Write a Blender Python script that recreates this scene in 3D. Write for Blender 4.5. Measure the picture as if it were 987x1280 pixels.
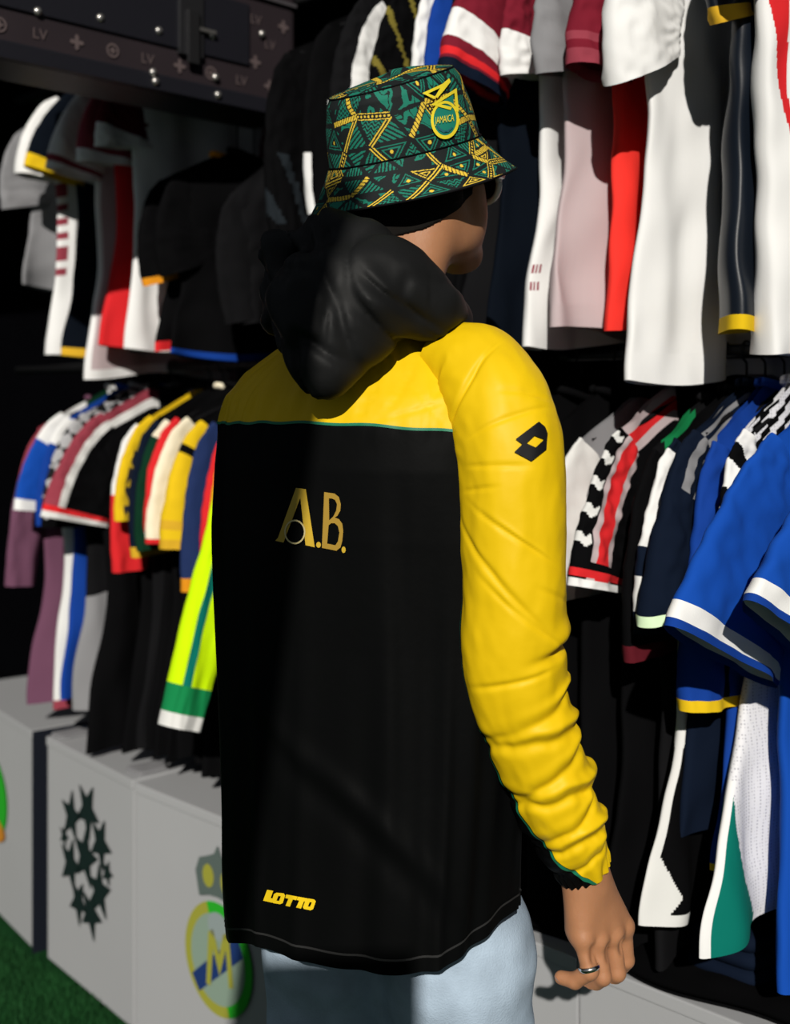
import bpy, bmesh, math, zlib
import numpy as np
from mathutils import Vector, Matrix
from mathutils.bvhtree import BVHTree
from mathutils.geometry import delaunay_2d_cdt

for o in list(bpy.data.objects):
    bpy.data.objects.remove(o, do_unlink=True)
SC = bpy.context.scene
COL = SC.collection
PI = math.pi
rng = np.random.default_rng(7)

# ------------------------------------------------------------------ camera
FPX, CX, HY, CAMZ = 1500.0, 493.5, 490.0, 1.45      # focal (px), centre column, horizon row, height
cam_d = bpy.data.cameras.new('camera')
cam = bpy.data.objects.new('camera', cam_d); COL.objects.link(cam)
cam.location = (0, 0, CAMZ); cam.rotation_euler = (PI/2, 0, 0)
cam_d.sensor_fit = 'VERTICAL'; cam_d.sensor_height = 36.0
cam_d.lens = 36.0*FPX/1280.0
cam_d.shift_y = -(640-HY)/1280.0
cam_d.clip_start = 0.05
cam_d.dof.use_dof = True; cam_d.dof.focus_distance = 1.43; cam_d.dof.aperture_fstop = 3.6
SC.camera = cam
# ------------------------------------------------------------------ world, sun, exposure
W = bpy.data.worlds.new('sky'); SC.world = W; W.use_nodes = True
bg = W.node_tree.nodes['Background']
bg.inputs[0].default_value = (0.80, 0.88, 1.0, 1); bg.inputs[1].default_value = 0.13
SUN_AZ, SUN_EL = math.radians(-4), math.radians(28)   # from behind the camera
sd = Vector((-math.sin(SUN_AZ)*math.cos(SUN_EL), math.cos(SUN_AZ)*math.cos(SUN_EL), -math.sin(SUN_EL)))
sun_d = bpy.data.lights.new('sun', 'SUN'); sun_d.energy = 4.3; sun_d.angle = math.radians(0.6); sun_d.color = (1.0, 0.955, 0.88)
sun = bpy.data.objects.new('sun', sun_d); COL.objects.link(sun)
sun.rotation_euler = sd.to_track_quat('-Z', 'Y').to_euler(); sun.location = (2, -2, 4)
SC.view_settings.view_transform = 'Standard'; SC.view_settings.look = 'None'
SC.view_settings.gamma = 1.0; SC.view_settings.exposure = 0.0
SC.view_settings.use_curve_mapping = False

# ------------------------------------------------------------------ coordinates
def WP(px, py, d):                       # a picture point at depth d -> world
    return np.array([(px-CX)/FPX*d, d, CAMZ+(HY-py)/FPX*d])
S2 = math.sqrt(0.5)
ES = np.array([S2, -S2, 0.0]); EN = np.array([S2, S2, 0.0])   # along the rack (towards the near right), into the rack
def SN(s, n, z): return ES*s + EN*n + np.array([0, 0, z])
def s_at(px, n):
    u = (px-CX)/FPX
    return n*(u-1)/(1+u)
def z_at(py, s, n): return CAMZ + (HY-py)*(n-s)*S2/FPX

# ------------------------------------------------------------------ noise
_perm = np.random.default_rng(3).permutation(256); _perm = np.concatenate([_perm, _perm, _perm])
_grad = np.random.default_rng(4).normal(size=(256, 3)); _grad /= np.linalg.norm(_grad, axis=1)[:, None]
def noise(x, y, z=0.0):
    x, y, z = np.broadcast_arrays(np.asarray(x, float), np.asarray(y, float), np.asarray(z, float))
    xi, yi, zi = (np.floor(c).astype(int) for c in (x, y, z))
    xf, yf, zf = x-xi, y-yi, z-zi
    xi &= 255; yi &= 255; zi &= 255
    u, v, w = (c*c*c*(c*(c*6-15)+10) for c in (xf, yf, zf))
    out = 0
    for dx in (0, 1):
        for dy in (0, 1):
            for dz in (0, 1):
                g = _grad[_perm[_perm[_perm[xi+dx]+yi+dy]+zi+dz] & 255]
                d = g[..., 0]*(xf-dx)+g[..., 1]*(yf-dy)+g[..., 2]*(zf-dz)
                out = out + d*(u if dx else 1-u)*(v if dy else 1-v)*(w if dz else 1-w)
    return out*1.6
def sstep(a, b, x):
    t = np.clip((x-a)/(b-a), 0, 1); return t*t*(3-2*t)
def bump1(x, c, w): return np.exp(-((x-c)/w)**2)
def interp(x, xs, ys): return np.interp(x, xs, ys)

# ------------------------------------------------------------------ materials
MATS = {}
def mat(name, color, rough=0.8, spec=0.3, metal=0.0, bump=0.0, bscale=400.0, var=0.0, vscale=30.0, sheen=0.0, sss=0.0, trans=0.0):
    if name in MATS: return MATS[name]
    m = bpy.data.materials.new(name); m.use_nodes = True
    nt = m.node_tree; N = nt.nodes; L = nt.links
    b = N['Principled BSDF']
    b.inputs['Base Color'].default_value = (*color, 1)
    b.inputs['Roughness'].default_value = rough
    b.inputs['Specular IOR Level'].default_value = spec
    b.inputs['Metallic'].default_value = metal
    if sheen: b.inputs['Sheen Weight'].default_value = sheen
    if sss:
        b.inputs['Subsurface Weight'].default_value = sss
        b.inputs['Subsurface Radius'].default_value = (0.012, 0.005, 0.002); b.inputs['Subsurface Scale'].default_value = 0.5
    if trans: b.inputs['Transmission Weight'].default_value = trans
    tc = N.new('ShaderNodeTexCoord')
    if var:
        n = N.new('ShaderNodeTexNoise'); n.inputs['Scale'].default_value = vscale; n.inputs['Detail'].default_value = 4
        L.new(tc.outputs['Object'], n.inputs['Vector'])
        mx = N.new('ShaderNodeMixRGB'); mx.blend_type = 'MIX'
        mx.inputs[1].default_value = (*[c*(1-var) for c in color], 1); mx.inputs[2].default_value = (*[min(1, c*(1+var)) for c in color], 1)
        L.new(n.outputs['Fac'], mx.inputs[0]); L.new(mx.outputs[0], b.inputs['Base Color'])
    if bump:
        n2 = N.new('ShaderNodeTexNoise'); n2.inputs['Scale'].default_value = bscale; n2.inputs['Detail'].default_value = 3
        L.new(tc.outputs['Object'], n2.inputs['Vector'])
        bp = N.new('ShaderNodeBump'); bp.inputs['Strength'].default_value = bump; bp.inputs['Distance'].default_value = 0.001
        L.new(n2.outputs['Fac'], bp.inputs['Height']); L.new(bp.outputs[0], b.inputs['Normal'])
    MATS[name] = m
    return m
def check_mat(name, c1, c2, scale, diamond=False):
    if name in MATS: return MATS[name]
    m = mat(name, c1, 0.8, 0.2)
    nt = m.node_tree; N = nt.nodes; L = nt.links
    tc = N.new('ShaderNodeTexCoord'); mp = N.new('ShaderNodeMapping'); ck = N.new('ShaderNodeTexChecker')
    if diamond: mp.inputs['Rotation'].default_value = (0.7, 0.3, 0.2)
    ck.inputs['Scale'].default_value = scale
    ck.inputs['Color1'].default_value = (*c1, 1); ck.inputs['Color2'].default_value = (*c2, 1)
    L.new(tc.outputs['Object'], mp.inputs[0]); L.new(mp.outputs[0], ck.inputs[0]); L.new(ck.outputs[0], N['Principled BSDF'].inputs['Base Color'])
    return m
def mesh_mat(name, c1, c2, scale):       # knitted eyelet cloth
    m = mat(name, c1, 0.8, 0.2)
    nt = m.node_tree; N = nt.nodes; L = nt.links
    tc = N.new('ShaderNodeTexCoord'); v = N.new('ShaderNodeTexVoronoi'); v.inputs['Scale'].default_value = scale; v.inputs['Randomness'].default_value = 0.15
    r = N.new('ShaderNodeValToRGB'); r.color_ramp.elements[0].position = 0.18; r.color_ramp.elements[1].position = 0.4
    r.color_ramp.elements[0].color = (*c2, 1); r.color_ramp.elements[1].color = (*c1, 1)
    L.new(tc.outputs['Object'], v.inputs['Vector']); L.new(v.outputs['Distance'], r.inputs[0]); L.new(r.outputs[0], N['Principled BSDF'].inputs['Base Color'])
    return m
def attr_mat(name, attr='print', rough=0.75):
    m = mat(name, (0.1, 0.1, 0.1), rough, 0.25, bump=0.25, bscale=900)
    nt = m.node_tree
    a = nt.nodes.new('ShaderNodeVertexColor'); a.layer_name = attr
    nt.links.new(a.outputs['Color'], nt.nodes['Principled BSDF'].inputs['Base Color'])
    return m
PAL = dict(
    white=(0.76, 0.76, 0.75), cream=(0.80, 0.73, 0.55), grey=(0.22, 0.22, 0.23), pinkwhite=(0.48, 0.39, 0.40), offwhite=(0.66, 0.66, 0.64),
    black=(0.0022, 0.0022, 0.0026), charcoal=(0.0060, 0.0060, 0.0068), slate=(0.014, 0.018, 0.022), navy=(0.0042, 0.0080, 0.019), darknavy=(0.0024, 0.0042, 0.008),
    midnavy=(0.012, 0.026, 0.095), royal=(0.004, 0.040, 0.26), blue=(0.004, 0.060, 0.36), red=(0.62, 0.018, 0.022), brightred=(0.80, 0.035, 0.025), maroon=(0.09, 0.006, 0.012),
    burgundy=(0.16, 0.008, 0.02), mauve=(0.13, 0.052, 0.092), rose=(0.26, 0.04, 0.06), yellow=(0.70, 0.46, 0.008), gold=(0.62, 0.36, 0.02), orange=(0.72, 0.27, 0.01),
    olive=(0.16, 0.13, 0.02), green=(0.005, 0.20, 0.06), teal=(0.0, 0.15, 0.115), darkgreen=(0.004, 0.03, 0.014), neon=(0.56, 0.85, 0.0), mint=(0.62, 0.80, 0.52), skyblue=(0.10, 0.35, 0.75), brown=(0.10, 0.05, 0.02))
def fab(key):
    if key == 'check': return check_mat('black_grey_checked_cloth', (0.006, 0.006, 0.007), (0.36, 0.36, 0.37), 34, True)
    if key == 'camo': return check_mat('yellow_black_print_cloth', (0.45, 0.30, 0.01), (0.012, 0.012, 0.02), 30, True)
    if key == 'eyelet': return mesh_mat('white_eyelet_cloth', (0.72, 0.72, 0.75), (0.42, 0.42, 0.46), 210)
    if key == 'satin': return mat('navy_satin', (0.004, 0.007, 0.013), 0.42, 0.3, bump=0.1)
    return mat(key+'_cloth', PAL[key], 0.88, 0.05 if max(PAL[key]) < 0.05 else 0.15, bump=0.22, bscale=700, var=0.07, vscale=9)

# ------------------------------------------------------------------ mesh helpers
def link(name, me, parent=None, material=None, smooth=True):
    o = bpy.data.objects.new(name, me); COL.objects.link(o)
    if material is not None:
        me.materials.clear(); me.materials.append(material)
    if smooth and len(me.polygons): me.polygons.foreach_set('use_smooth', np.ones(len(me.polygons), bool))
    if parent is not None: o.parent = parent
    return o
def mk(name, V, F, material, parent=None, smooth=True):
    me = bpy.data.meshes.new(name)
    me.from_pydata([tuple(map(float, v)) for v in V], [], [tuple(int(i) for i in f) for f in F]); me.update()
    return link(name, me, parent, material, smooth)
def empty(name, loc, label, cat, group=None):
    o = bpy.data.objects.new(name, None); COL.objects.link(o); o.location = [float(c) for c in loc]
    o.empty_display_size = 0.05
    tag(o, label, cat, group); return o
def tag(o, label=None, cat=None, group=None, kind=None):
    if label: o['label'] = label
    if cat: o['category'] = cat
    if group: o['group'] = group
    if kind: o['kind'] = kind
    return o
def reparent(o, p):                       # keep world coordinates: mesh data was written in world space
    o.parent = p; o.matrix_parent_inverse = Matrix.Translation(-Vector(p.location))
    return o
def gridF(nu, nv, closed=True):           # verts index u*nv+v
    F = []
    for i in range(nu if closed else nu-1):
        j = (i+1) % nu
        for k in range(nv-1): F.append((i*nv+k, j*nv+k, j*nv+k+1, i*nv+k+1))
    return F
def patch(name, fn, u0, u1, nu, nv, material, parent):     # fn(U,V)->(...,3); u0,u1 may be functions of v
    v = np.linspace(0, 1, nv); w = np.linspace(0, 1, nu)
    a = u0(v) if callable(u0) else np.full(nv, u0); b = u1(v) if callable(u1) else np.full(nv, u1)
    U = a[None, :]+(b-a)[None, :]*w[:, None]; V = np.broadcast_to(v, U.shape)
    P = fn(U, V).reshape(-1, 3)
    o = mk(name, P, gridF(nu, nv, False), material)
    if parent is not None: reparent(o, parent)
    return o
def tubeV(path, radii, nseg=10):
    path = np.asarray(path, float); n = len(path)
    radii = np.broadcast_to(radii, (n,))
    T = np.gradient(path, axis=0); T /= np.linalg.norm(T, axis=1)[:, None]+1e-9
    ref = np.array([0, 0, 1.0]) if abs(T[0][2]) < 0.9 else np.array([1.0, 0, 0])
    V = []; x = np.cross(ref, T[0]); x /= np.linalg.norm(x)
    for i in range(n):
        x = x - T[i]*np.dot(x, T[i]); x /= np.linalg.norm(x); y = np.cross(T[i], x)
        for k in range(nseg):
            a = 2*PI*k/nseg; V.append(path[i]+radii[i]*(math.cos(a)*x+math.sin(a)*y))
    F = [(i*nseg+k, i*nseg+(k+1) % nseg, (i+1)*nseg+(k+1) % nseg, (i+1)*nseg+k) for i in range(n-1) for k in range(nseg)]
    F.append(tuple(range(nseg))[::-1]); F.append(tuple((n-1)*nseg+k for k in range(nseg)))
    return V, F
def tube(name, path, radii, material, parent=None, nseg=10):
    V, F = tubeV(path, radii, nseg); o = mk(name, V, F, material)
    if parent is not None: reparent(o, parent)
    return o
def boxmesh(name, corners8, material, parent=None, bev=0.004):   # corners: 4 bottom ccw, 4 top ccw
    bm = bmesh.new(); vs = [bm.verts.new(tuple(map(float, c))) for c in corners8]
    for f in ((3, 2, 1, 0), (4, 5, 6, 7), (0, 1, 5, 4), (1, 2, 6, 5), (2, 3, 7, 6), (3, 0, 4, 7)): bm.faces.new([vs[i] for i in f])
    bmesh.ops.recalc_face_normals(bm, faces=bm.faces)
    if bev: bmesh.ops.bevel(bm, geom=bm.edges[:], offset=bev, segments=2, affect='EDGES', profile=0.7)
    me = bpy.data.meshes.new(name); bm.to_mesh(me); bm.free()
    o = link(name, me, None, material, False)
    if parent is not None: reparent(o, parent)
    return o
def oriented_box(name, org, ax, ay, x0, x1, y0, y1, z0, z1, material, parent=None, bev=0.004):
    c = [org+ax*x+ay*y+np.array([0, 0, z]) for z in (z0, z1) for x, y in ((x0, y0), (x1, y0), (x1, y1), (x0, y1))]
    return boxmesh(name, c, material, parent, bev)
def cdt(loops, maxlen=None):              # 2D loops (outer/holes) -> verts, tris (even-odd)
    vs, es = [], []
    for lp in loops:
        lp = [np.asarray(p, float) for p in lp]; pts = []
        for i, p in enumerate(lp):
            q = lp[(i+1) % len(lp)]; n = 1 if not maxlen else max(1, int(np.linalg.norm(q-p)/maxlen))
            pts += [p+(q-p)*k/n for k in range(n)]
        b = len(vs); vs += pts; es += [(b+i, b+(i+1) % len(pts)) for i in range(len(pts))]
    nb = len(vs)
    if maxlen:
        A = np.array(vs); lo, hi = A.min(0), A.max(0)
        for x in np.arange(lo[0]+maxlen*.5, hi[0], maxlen):
            for y in np.arange(lo[1]+maxlen*.5, hi[1], maxlen): vs.append(np.array([x, y]))
    r = delaunay_2d_cdt([Vector((float(p[0]), float(p[1]))) for p in vs], es, [], 0, 1e-7)
    V = [(p.x, p.y) for p in r[0]]; T = []
    def inside(x, y):
        c = False
        for lp in loops:
            for i in range(len(lp)):
                (x1, y1), (x2, y2) = lp[i], lp[(i+1) % len(lp)]
                if (y1 > y) != (y2 > y) and x < (x2-x1)*(y-y1)/(y2-y1)+x1: c = not c
        return c
    for f in r[2]:
        cx = sum(V[i][0] for i in f)/len(f); cy = sum(V[i][1] for i in f)/len(f)
        if inside(cx, cy): T.append(tuple(f))
    return V, T
def decal(name, loops, bvh, material, parent, off=0.0012, maxlen=4.0):
    """flat print / appliqué: outline given as seen in the picture, laid on the real surface behind it"""
    V, T = cdt(loops, maxlen); cm = Vector((0, 0, CAMZ)); P = []; ok = []
    for (x, y) in V:
        d = Vector(WP(x, y, 1.0))-cm; d.normalize()
        h = bvh.ray_cast(cm, d)
        if h[0] is None: P.append((0, 0, 0)); ok.append(False); continue
        n = h[1] if h[1].dot(d) < 0 else -h[1]
        P.append(h[0]-d*off+n*off*0.6); ok.append(True)
    T = [t for t in T if all(ok[i] for i in t)]
    used = sorted({i for t in T for i in t}); ix = {i: k for k, i in enumerate(used)}
    o = mk(name, [P[i] for i in used], [tuple(ix[i] for i in t) for t in T], material)
    if parent is not None: reparent(o, parent)
    return o
def bvh_of(objs):
    V, F = [], []
    for o in objs:
        b = len(V); V += [v.co.copy() for v in o.data.vertices]; F += [[b+i for i in p.vertices] for p in o.data.polygons]
    return BVHTree.FromPolygons(V, F)
def ell(cx, cy, rx, ry, n=28, rot=0.0, a0=0.0):
    return [(cx+rx*math.cos(a0+2*PI*k/n)*math.cos(rot)-ry*math.sin(a0+2*PI*k/n)*math.sin(rot), cy+rx*math.cos(a0+2*PI*k/n)*math.sin(rot)+ry*math.sin(a0+2*PI*k/n)*math.cos(rot)) for k in range(n)]
def text_loops(txt, h):                   # outlines of the built-in font as triangles in 2D
    cu = bpy.data.curves.new('lettering', 'FONT'); cu.body = txt; cu.size = h; cu.resolution_u = 3
    o = bpy.data.objects.new('lettering', cu); COL.objects.link(o)
    me = o.to_mesh(); V = [tuple(v.co[:2]) for v in me.vertices]; F = [tuple(p.vertices) for p in me.polygons]
    o.to_mesh_clear(); bpy.data.objects.remove(o); bpy.data.curves.remove(cu)
    return V, F

# ------------------------------------------------------------------ signed distance fields -> one smooth skin
class SDF:
    def __init__(s, lo, hi, vox):
        s.lo = np.asarray(lo, float); s.vox = vox
        s.n = np.ceil((np.asarray(hi)-s.lo)/vox).astype(int)+1
        s.G = np.full(s.n, 1.0, np.float32)
    def _box(s, lo, hi):
        i0 = np.maximum(np.floor((lo-s.lo)/s.vox).astype(int), 0); i1 = np.minimum(np.ceil((hi-s.lo)/s.vox).astype(int)+1, s.n)
        if np.any(i1 <= i0): return None, None
        ax = [s.lo[k]+s.vox*np.arange(i0[k], i1[k]) for k in range(3)]
        return tuple(slice(i0[k], i1[k]) for k in range(3)), np.meshgrid(*ax, indexing='ij')
    def _mix(s, sl, d, k, sub=False):
        a = s.G[sl]
        if sub:
            b = -d; h = np.maximum(k-np.abs(a-b), 0)/k if k else 0
            s.G[sl] = np.maximum(a, b)+h*h*k*0.25
        else:
            h = np.maximum(k-np.abs(a-d), 0)/k if k else 0
            s.G[sl] = np.minimum(a, d)-h*h*k*0.25
    def cone(s, a, b, r1, r2, k=0.01, sub=False):
        a = np.asarray(a, float); b = np.asarray(b, float); m = max(r1, r2)+k*1.5+s.vox*3
        sl, X = s._box(np.minimum(a, b)-m, np.maximum(a, b)+m)
        if sl is None: return
        ba = b-a; h = np.clip(sum((X[i]-a[i])*ba[i] for i in range(3))/(ba@ba+1e-12), 0, 1)
        d = np.sqrt(sum((X[i]-a[i]-h*ba[i])**2 for i in range(3)))-(r1+(r2-r1)*h)
        s._mix(sl, d.astype(np.float32), k, sub)
    def ellipsoid(s, c, r, R=None, k=0.01, sub=False):
        c = np.asarray(c, float); r = np.asarray(r, float); m = r.max()+k*1.5+s.vox*3
        sl, X = s._box(c-m, c+m)
        if sl is None: return
        D = [X[i]-c[i] for i in range(3)]
        if R is not None: D = [sum(R[j][i]*D[i] for i in range(3)) for j in range(3)]   # rows of R: local axes
        k0 = np.sqrt(sum((D[i]/r[i])**2 for i in range(3))); k1 = np.sqrt(sum((D[i]/r[i]**2)**2 for i in range(3)))+1e-9
        s._mix(sl, (k0*(k0-1)/k1).astype(np.float32), k, sub)
    def displace(s, f):
        idx = np.nonzero(np.abs(s.G) < 0.03)
        P = [s.lo[k]+s.vox*idx[k] for k in range(3)]
        s.G[idx] += f(*P).astype(np.float32)
    def mesh(s):
        G = s.G; ins = G < 0
        c = np.zeros(np.array(G.shape)-1, np.int8)
        for dx in (0, 1):
            for dy in (0, 1):
                for dz in (0, 1):
                    c += ins[dx:G.shape[0]-1+dx, dy:G.shape[1]-1+dy, dz:G.shape[2]-1+dz]
        act = np.argwhere((c > 0) & (c < 8))
        vid = np.full(c.shape, -1, np.int64); vid[tuple(act.T)] = np.arange(len(act))
        acc = np.zeros((len(act), 3)); cnt = np.zeros(len(act))
        cor = [(x, y, z) for x in (0, 1) for y in (0, 1) for z in (0, 1)]
        for i, p in enumerate(cor):
            for ax in range(3):
                if p[ax]: continue
                q = list(p); q[ax] = 1
                va = G[tuple((act+np.array(p)).T)]; vb = G[tuple((act+np.array(q)).T)]
                m = (va < 0) != (vb < 0); t = np.where(m, va/(va-vb+1e-12), 0)
                pos = np.array(p, float)[None, :].repeat(len(act), 0); pos[:, ax] += t
                acc[m] += pos[m]; cnt[m] += 1
        V = s.lo+s.vox*(act+acc/cnt[:, None])
        F = []
        for ax in range(3):
            sl0 = [slice(None)]*3; sl1 = [slice(None)]*3; sl0[ax] = slice(0, -1); sl1[ax] = slice(1, None)
            e = np.argwhere(ins[tuple(sl0)] != ins[tuple(sl1)])
            b, d = [(1, 2), (2, 0), (0, 1)][ax]
            e = e[(e[:, b] > 0) & (e[:, d] > 0) & (e[:, b] < c.shape[b]) & (e[:, d] < c.shape[d])]
            f0 = ins[tuple(e.T)]
            def g(ob, od):
                x = e.copy(); x[:, b] -= ob; x[:, d] -= od; return vid[tuple(x.T)]
            q = np.stack([g(1, 1), g(0, 1), g(0, 0), g(1, 0)], 1)
            q[~f0] = q[~f0][:, ::-1]
            F.append(q)
        F = np.concatenate(F); F = F[(F >= 0).all(1)]
        return V, F
def relax(V, F, it=2, lam=0.5):
    for _ in range(it):
        A = np.zeros_like(V); C = np.zeros(len(V))
        for k in range(F.shape[1]):
            a, b = F[:, k], F[:, (k+1) % F.shape[1]]
            np.add.at(A, a, V[b]); np.add.at(A, b, V[a]); np.add.at(C, a, 1); np.add.at(C, b, 1)
        V = V+lam*(A/np.maximum(C, 1)[:, None]-V)
    return V
def fast_mesh(name, V, F, material, parent=None):
    me = bpy.data.meshes.new(name); V = np.asarray(V, np.float32); F = np.asarray(F, np.int32); k = F.shape[1]
    me.vertices.add(len(V)); me.vertices.foreach_set('co', V.ravel())
    me.loops.add(F.size); me.loops.foreach_set('vertex_index', F.ravel())
    me.polygons.add(len(F)); me.polygons.foreach_set('loop_start', np.arange(len(F), dtype=np.int32)*k); me.polygons.foreach_set('loop_total', np.full(len(F), k, np.int32))
    me.update(calc_edges=True); me.validate()
    o = link(name, me, None, material)
    if parent is not None: reparent(o, parent)
    return o

# ================================================================== THE SETTING
black_wall = mat('black_backcloth', (0.0015, 0.0015, 0.002), 0.95, 0.0, var=0.2, vscale=4)
turf = mat('green_turf', (0.006, 0.045, 0.011), 0.95, 0.1, bump=1.0, bscale=900, var=0.55, vscale=7)
def slab(name, s0, s1, n0, n1, z0, z1, m, kind='structure'):
    o = oriented_box(name, np.zeros(3), ES, EN, s0, s1, n0, n1, z0, z1, m, None, 0); tag(o, kind=kind); return o
tag(slab('floor', -6, 2.5, -3.2, 2.9, -0.05, 0.0, turf))
slab('wall_back', -6, 2.5, 2.3, 2.36, 0.0, 3.0, black_wall)
slab('wall_left', -5.2, -5.12, -0.4, 2.3, 0.0, 3.0, black_wall)
slab('ceiling', -5.12, 2.5, 1.62, 2.3, 2.78, 2.84, black_wall)
slab('ceiling_canopy', -5.12, -1.75, 0.85, 1.62, 2.78, 2.84, black_wall)

# leaning post added unseen behind the camera to shade the left of the back
def add_shade_post():
    y = -0.6; V, F = tubeV([np.array([-0.730+0.160*z, y, z]) for z in (0.0, 1.0, 2.0, 2.80)], 0.105, 20)
    tag(mk('unseen_shade_post', V, F, mat('unseen_blocker_grey', (0.10, 0.10, 0.11), 0.9, 0.1)), kind='structure')
add_shade_post()
oriented_box('unseen_shade_board', np.array([0, -0.62, 0.0]), np.array([1.0, 0, 0]), np.array([0, 1.0, 0]), -0.47, -0.115, -0.02, 0.02, 0.0, 1.86, mat('unseen_blocker_grey', (0.1, 0.1, 0.1)), None, 0.006)['kind'] = 'structure'   # unseen board added to cast the camera holder's shadow on the jeans
# turf pile on the strip of ground that shows beside the plinths
def turf_pile():
    N = 26000
    u = rng.uniform(-1.35, -0.55, N); v = rng.uniform(2.2, 3.25, N); k = u+v < 2.14
    u, v = u[k], v[k]; n = len(u); h = rng.uniform(0.012, 0.026, n); a = rng.uniform(0, 2*PI, n); l = rng.uniform(0, 0.012, n); b = rng.uniform(0, 2*PI, n)
    w = 0.0016
    V = np.zeros((n, 3, 3)); V[:, 0] = np.stack([u-w*np.cos(a), v-w*np.sin(a), 0*u], 1); V[:, 1] = np.stack([u+w*np.cos(a), v+w*np.sin(a), 0*u], 1)
    V[:, 2] = np.stack([u+l*np.cos(b), v+l*np.sin(b), h], 1)
    o = fast_mesh('turf_pile', V.reshape(-1, 3), np.arange(n*3).reshape(-1, 3), mat('turf_blades', (0.009, 0.062, 0.014), 0.8, 0.2, var=0.5, vscale=9))
    tag(o, 'short green artificial turf pile on the ground beside the white plinths', 'turf', kind='stuff')
turf_pile()

# ------------------------------------------------------------------ white plinths
plinth_m = mat('white_laminate', (0.36, 0.365, 0.375), 0.42, 0.4, var=0.04, vscale=3, bump=0.05, bscale=60)
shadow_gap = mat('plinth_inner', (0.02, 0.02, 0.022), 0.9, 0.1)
BOXH = 0.575
def plinth(near, ang, length, depth, label):
    """near: (x,y) of the front edge's right end; ang: heading of the front edge away to the left"""
    near = np.array([near[0], near[1], 0.0]); e = np.array([-math.sin(ang), math.cos(ang), 0]); inn = np.array([math.cos(ang), math.sin(ang), 0])
    p = empty('display_plinth', near+e*length/2+inn*depth/2, label, 'plinth', 'white display plinths under the racks')
    oriented_box('body', near, e, inn, 0, length, 0.004, depth, 0.012, BOXH-0.022, plinth_m, p, 0.003)
    oriented_box('top_board', near, e, inn, -0.0, length, 0, depth, BOXH-0.022, BOXH, plinth_m, p, 0.003)
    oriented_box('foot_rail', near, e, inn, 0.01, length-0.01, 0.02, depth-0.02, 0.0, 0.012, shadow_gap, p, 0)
    fr = lambda a, z, off=0.0: near+e*a-inn*off+np.array([0, 0, z])
    return p, fr
def flat_on(name, loops, fr, m, parent, off=0.002, maxlen=None):
    V, T = cdt(loops, maxlen)
    return reparent(mk(name, [fr(-0, 0) if False else fr(x, y, off) for x, y in V], T, m, None, False), parent)
a3 = math.radians(46)
c23 = WP(167, 977, 2.69)
pl3, fr3 = plinth((c23[0]+0.60*math.sin(a3), c23[1]-0.60*math.cos(a3)), a3, 0.597, 0.55, 'white plinth with an oval yellow and green crest beside the standing person')
pl4, fr4 = plinth((c23[0]+1.203*math.sin(a3), c23[1]-1.203*math.cos(a3)), a3, 0.60, 0.55, "plain white plinth behind the person's legs, mostly hidden")
pl5, fr5 = plinth((c23[0]+1.806*math.sin(a3), c23[1]-1.806*math.cos(a3)), a3, 0.60, 0.55, 'plain white plinth below the ringed hand and the white and green jersey')
c2 = WP(165, 979, 2.705); a2 = math.radians(40.5)
pl2, fr2 = plinth((c2[0], c2[1]), a2, 0.452, 0.55, 'white plinth printed with a ball made of black stars')
c1 = WP(39, 917, 3.10); a1 = math.radians(37)
pl1, fr1 = plinth((c1[0], c1[1]), a1, 0.60, 0.55, 'white plinth at the far left edge with a sliver of green emblem')
_n1 = np.array([c1[0], c1[1], 0.0]); oriented_box('gap_shade_sheet', _n1, np.array([-math.sin(a1), math.cos(a1), 0]), np.array([math.cos(a1), math.sin(a1), 0]), -0.006, 0.0, 0.002, 0.55, 0.0, BOXH-0.002, mat('gap_shade_dark', (0.006, 0.008, 0.014), 0.6, 0.2), pl1, 0.001)  # dark sheet over the lit end, its colour giving the gap its shade
# star ball
ink = mat('black_star_print', (0.008, 0.016, 0.016), 0.4, 0.4)
def star(cx, cy, r, rot, k=0.40, sx=1.0):
    L = []
    for i in range(10):
        rr = r if i % 2 == 0 else r*k; a = rot+PI*i/5
        L.append((cx+sx*rr*math.sin(a), cy+rr*math.cos(a)))
    return L
bx, bz, br = 0.232, 0.338, 0.150
stars = [(0, -0.02, 0.47, 0.15), (0.10, 0.74, 0.44, 0.5), (-0.62, 0.50, 0.40, 0.1), (0.66, 0.34, 0.40, 0.4), (-0.66, -0.30, 0.42, 0.25), (0.62, -0.42, 0.42, 0.0), (-0.30, -0.82, 0.36, 0.5), (0.26, -0.86, 0.40, 0.35), (-0.95, 0.1, 0.18, 0.3), (0.95, -0.05, 0.2, 0.3)]
for (x, y, r, ro) in stars:
    flat_on('emblem_star', [star(bx-x*br*0.80, bz+y*br, r*br*1.12, -ro, 0.42, 0.85)], fr2, ink, pl2)
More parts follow.
